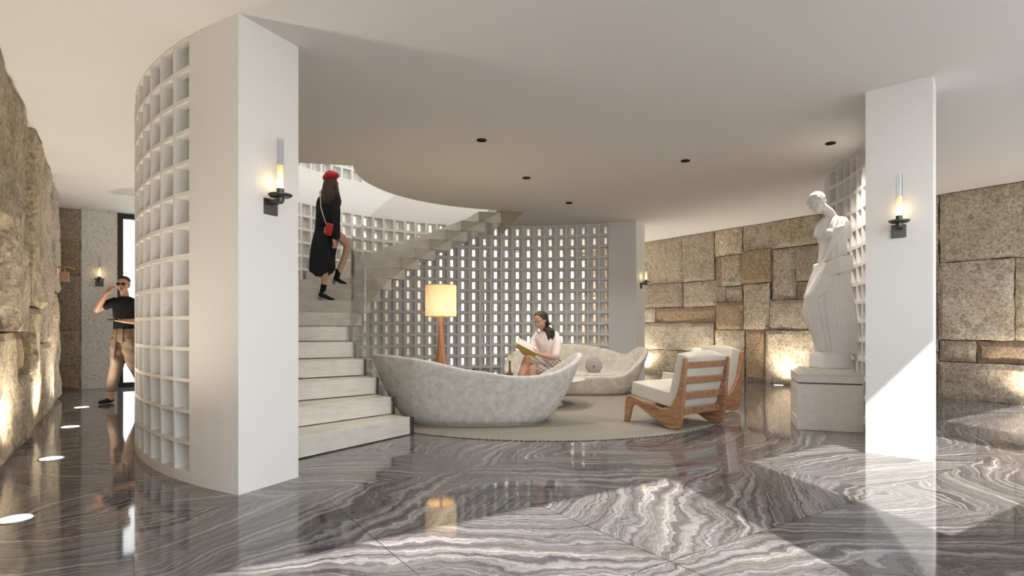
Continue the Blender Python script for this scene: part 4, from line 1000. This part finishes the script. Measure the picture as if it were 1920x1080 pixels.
# --- white statue: a plain draped classical figure
st = empty('marble_statue', (3.435, 6.44, .645), 0, 'white marble statue of a draped standing woman on the cream pedestal', 'statue')
b = MB(); loft(b, dens([(.06, 0, .001, .21, .19), (.06, 0, .10, .205, .185), (.065, 0, .16, .195, .18), (.07, 0, .18, .16, .15)], 3), 40, lambda th, t: (1+.02*sin(5*th)+.012*sin(11*th+2), .015*sin(th*2)*t))
b.build('rock_base', M['marble_white'], st, smooth=True)
b = MB()
secs = [(.085, .0, .165, .175, .15), (.075, 0, .30, .18, .15), (.045, 0, .45, .205, .155), (.015, -.01, .60, .235, .165), (.01, -.015, .75, .225, .165), (.03, -.01, .88, .215, .16), (.065, -.005, 1.01, .20, .15), (.09, 0, 1.10, .185, .14)]
def fs(th, t):
    a = sin(th); k = .065*sin(11*th+2.2*sin(2*th)+t*3)+.045*sin(23*th+4*t)+.02*sin(5*th-6*t)
    return 1+k*(1.0-.35*t), 0
loft(b, dens(secs, 6), 140, fs)
# raised knee pushing through the cloth
b.tube([(.0, -.04, 1.02), (-.11, -.09, .90), (-.215, -.12, .775)], [.12, .10, .072], 16); b.tube([(-.215, -.12, .775), (-.155, -.10, .50), (-.07, -.08, .22)], [.070, .062, .05], 14)
# hanging folds
for k in range(9):
    x = -.10+.042*k; b.tube([(x*.6+.03, -.15, 1.0), (x*.9+.01, -.175+.02*abs(k-4)*.4, .70), (x*.8+.07, -.155, .40), (x*.7+.085, -.145, .18)], [.016, .022, .024, .024], 8)
# rolled cloth round the hips
for k in range(6):
    z = 1.03+.026*k; b.tube([(-.14+.012*k, .03, z-.07), (-.10+.010*k, -.13, z-.035), (.06, -.185+.008*k, z+.015), (.22, -.12, z+.05), (.285-.012*k, .02, z+.04), (.15, .15, z+.03), (-.05, .12, z-.03), (-.14+.012*k, .03, z-.07)], .022, 8)
# tail of cloth at the right
b.tube([(.24, .03, .95), (.26, .04, .55), (.30, .02, .25), (.345, .0, .09)], [(.05, .04), (.045, .03), (.045, .025), (.02, .015)], 12, side=(1, .3, 0))
tor = [(.10, 0, 1.10, .165, .125), (.09, 0, 1.22, .145, .11), (.085, -.005, 1.34, .138, .108), (.075, -.01, 1.45, .155, .122), (.09, -.005, 1.54, .155, .11), (.105, .0, 1.61, .125, .09), (.105, .0, 1.655, .075, .065)]
loft(b, dens(tor, 6), 90, lambda th, t: (1+.045*sin(9*th+9*t)*(1-.5*t)+.035*sin(17*th-8*t), 0))
b.ball((-.005, -.075, 1.46), (.070, .055, .060)); b.ball((.12, -.085, 1.46), (.070, .05, .060))
# shoulders, one short sleeve each, a sash from shoulder to hip
b.tube([(.19, .0, 1.60), (.235, .01, 1.54), (.245, .0, 1.46)], [.062, .060, .052], 14); b.tube([(.0, -.01, 1.595), (-.06, -.02, 1.53), (-.085, -.03, 1.46)], [.058, .055, .050], 14)
for k in range(5):
    b.tube([(.18-.018*k, -.03, 1.645-.008*k), (.14-.022*k, -.115, 1.54-.006*k), (.06-.02*k, -.135, 1.38-.01*k), (-.02-.006*k, -.11, 1.24-.015*k), (-.06, -.05, 1.14-.012*k)], .013, 8)
b.tube([(.09, .0, 1.63), (.035, -.01, 1.71), (-.04, -.02, 1.76)], [.056, .050, .050], 14)
head(b, (-.105, -.03, 1.80), (-.82, -.50, -.28), (-.32, 0, .95), st, .98, eyes=False, lips=False)
flesh(b, 'figure', M['marble_white'], st, .0055, 1)
b = MB(); c_, m3 = frame((-.105, -.03, 1.80), (-.82, -.50, -.28), (-.32, 0, .95)); SP = lambda x, y, z: c_+m3 @ Vector((x, y, z))
b.ball(SP(0, -.025, .045), (.084, .098, .082), m3, 24, 16); b.ball(SP(0, -.115, .0), (.040, .042, .040), m3, 14, 10)
for j in range(3):
    pts = []
    for k in range(13):
        a = pi*k/12; x = cos(a)*(.082-.003*j); z = .025+sin(a)*(.050+.003*j+.028*(j in (2,3,4)))+.005*sin(k*2.1+j*1.7); pts.append(SP(x, .055-.028*j-.02*abs(cos(a)), z))
    b.tube(pts, .009, 8)
flesh(b, 'wavy_hair', M['marble_white'], st, .005, 1)
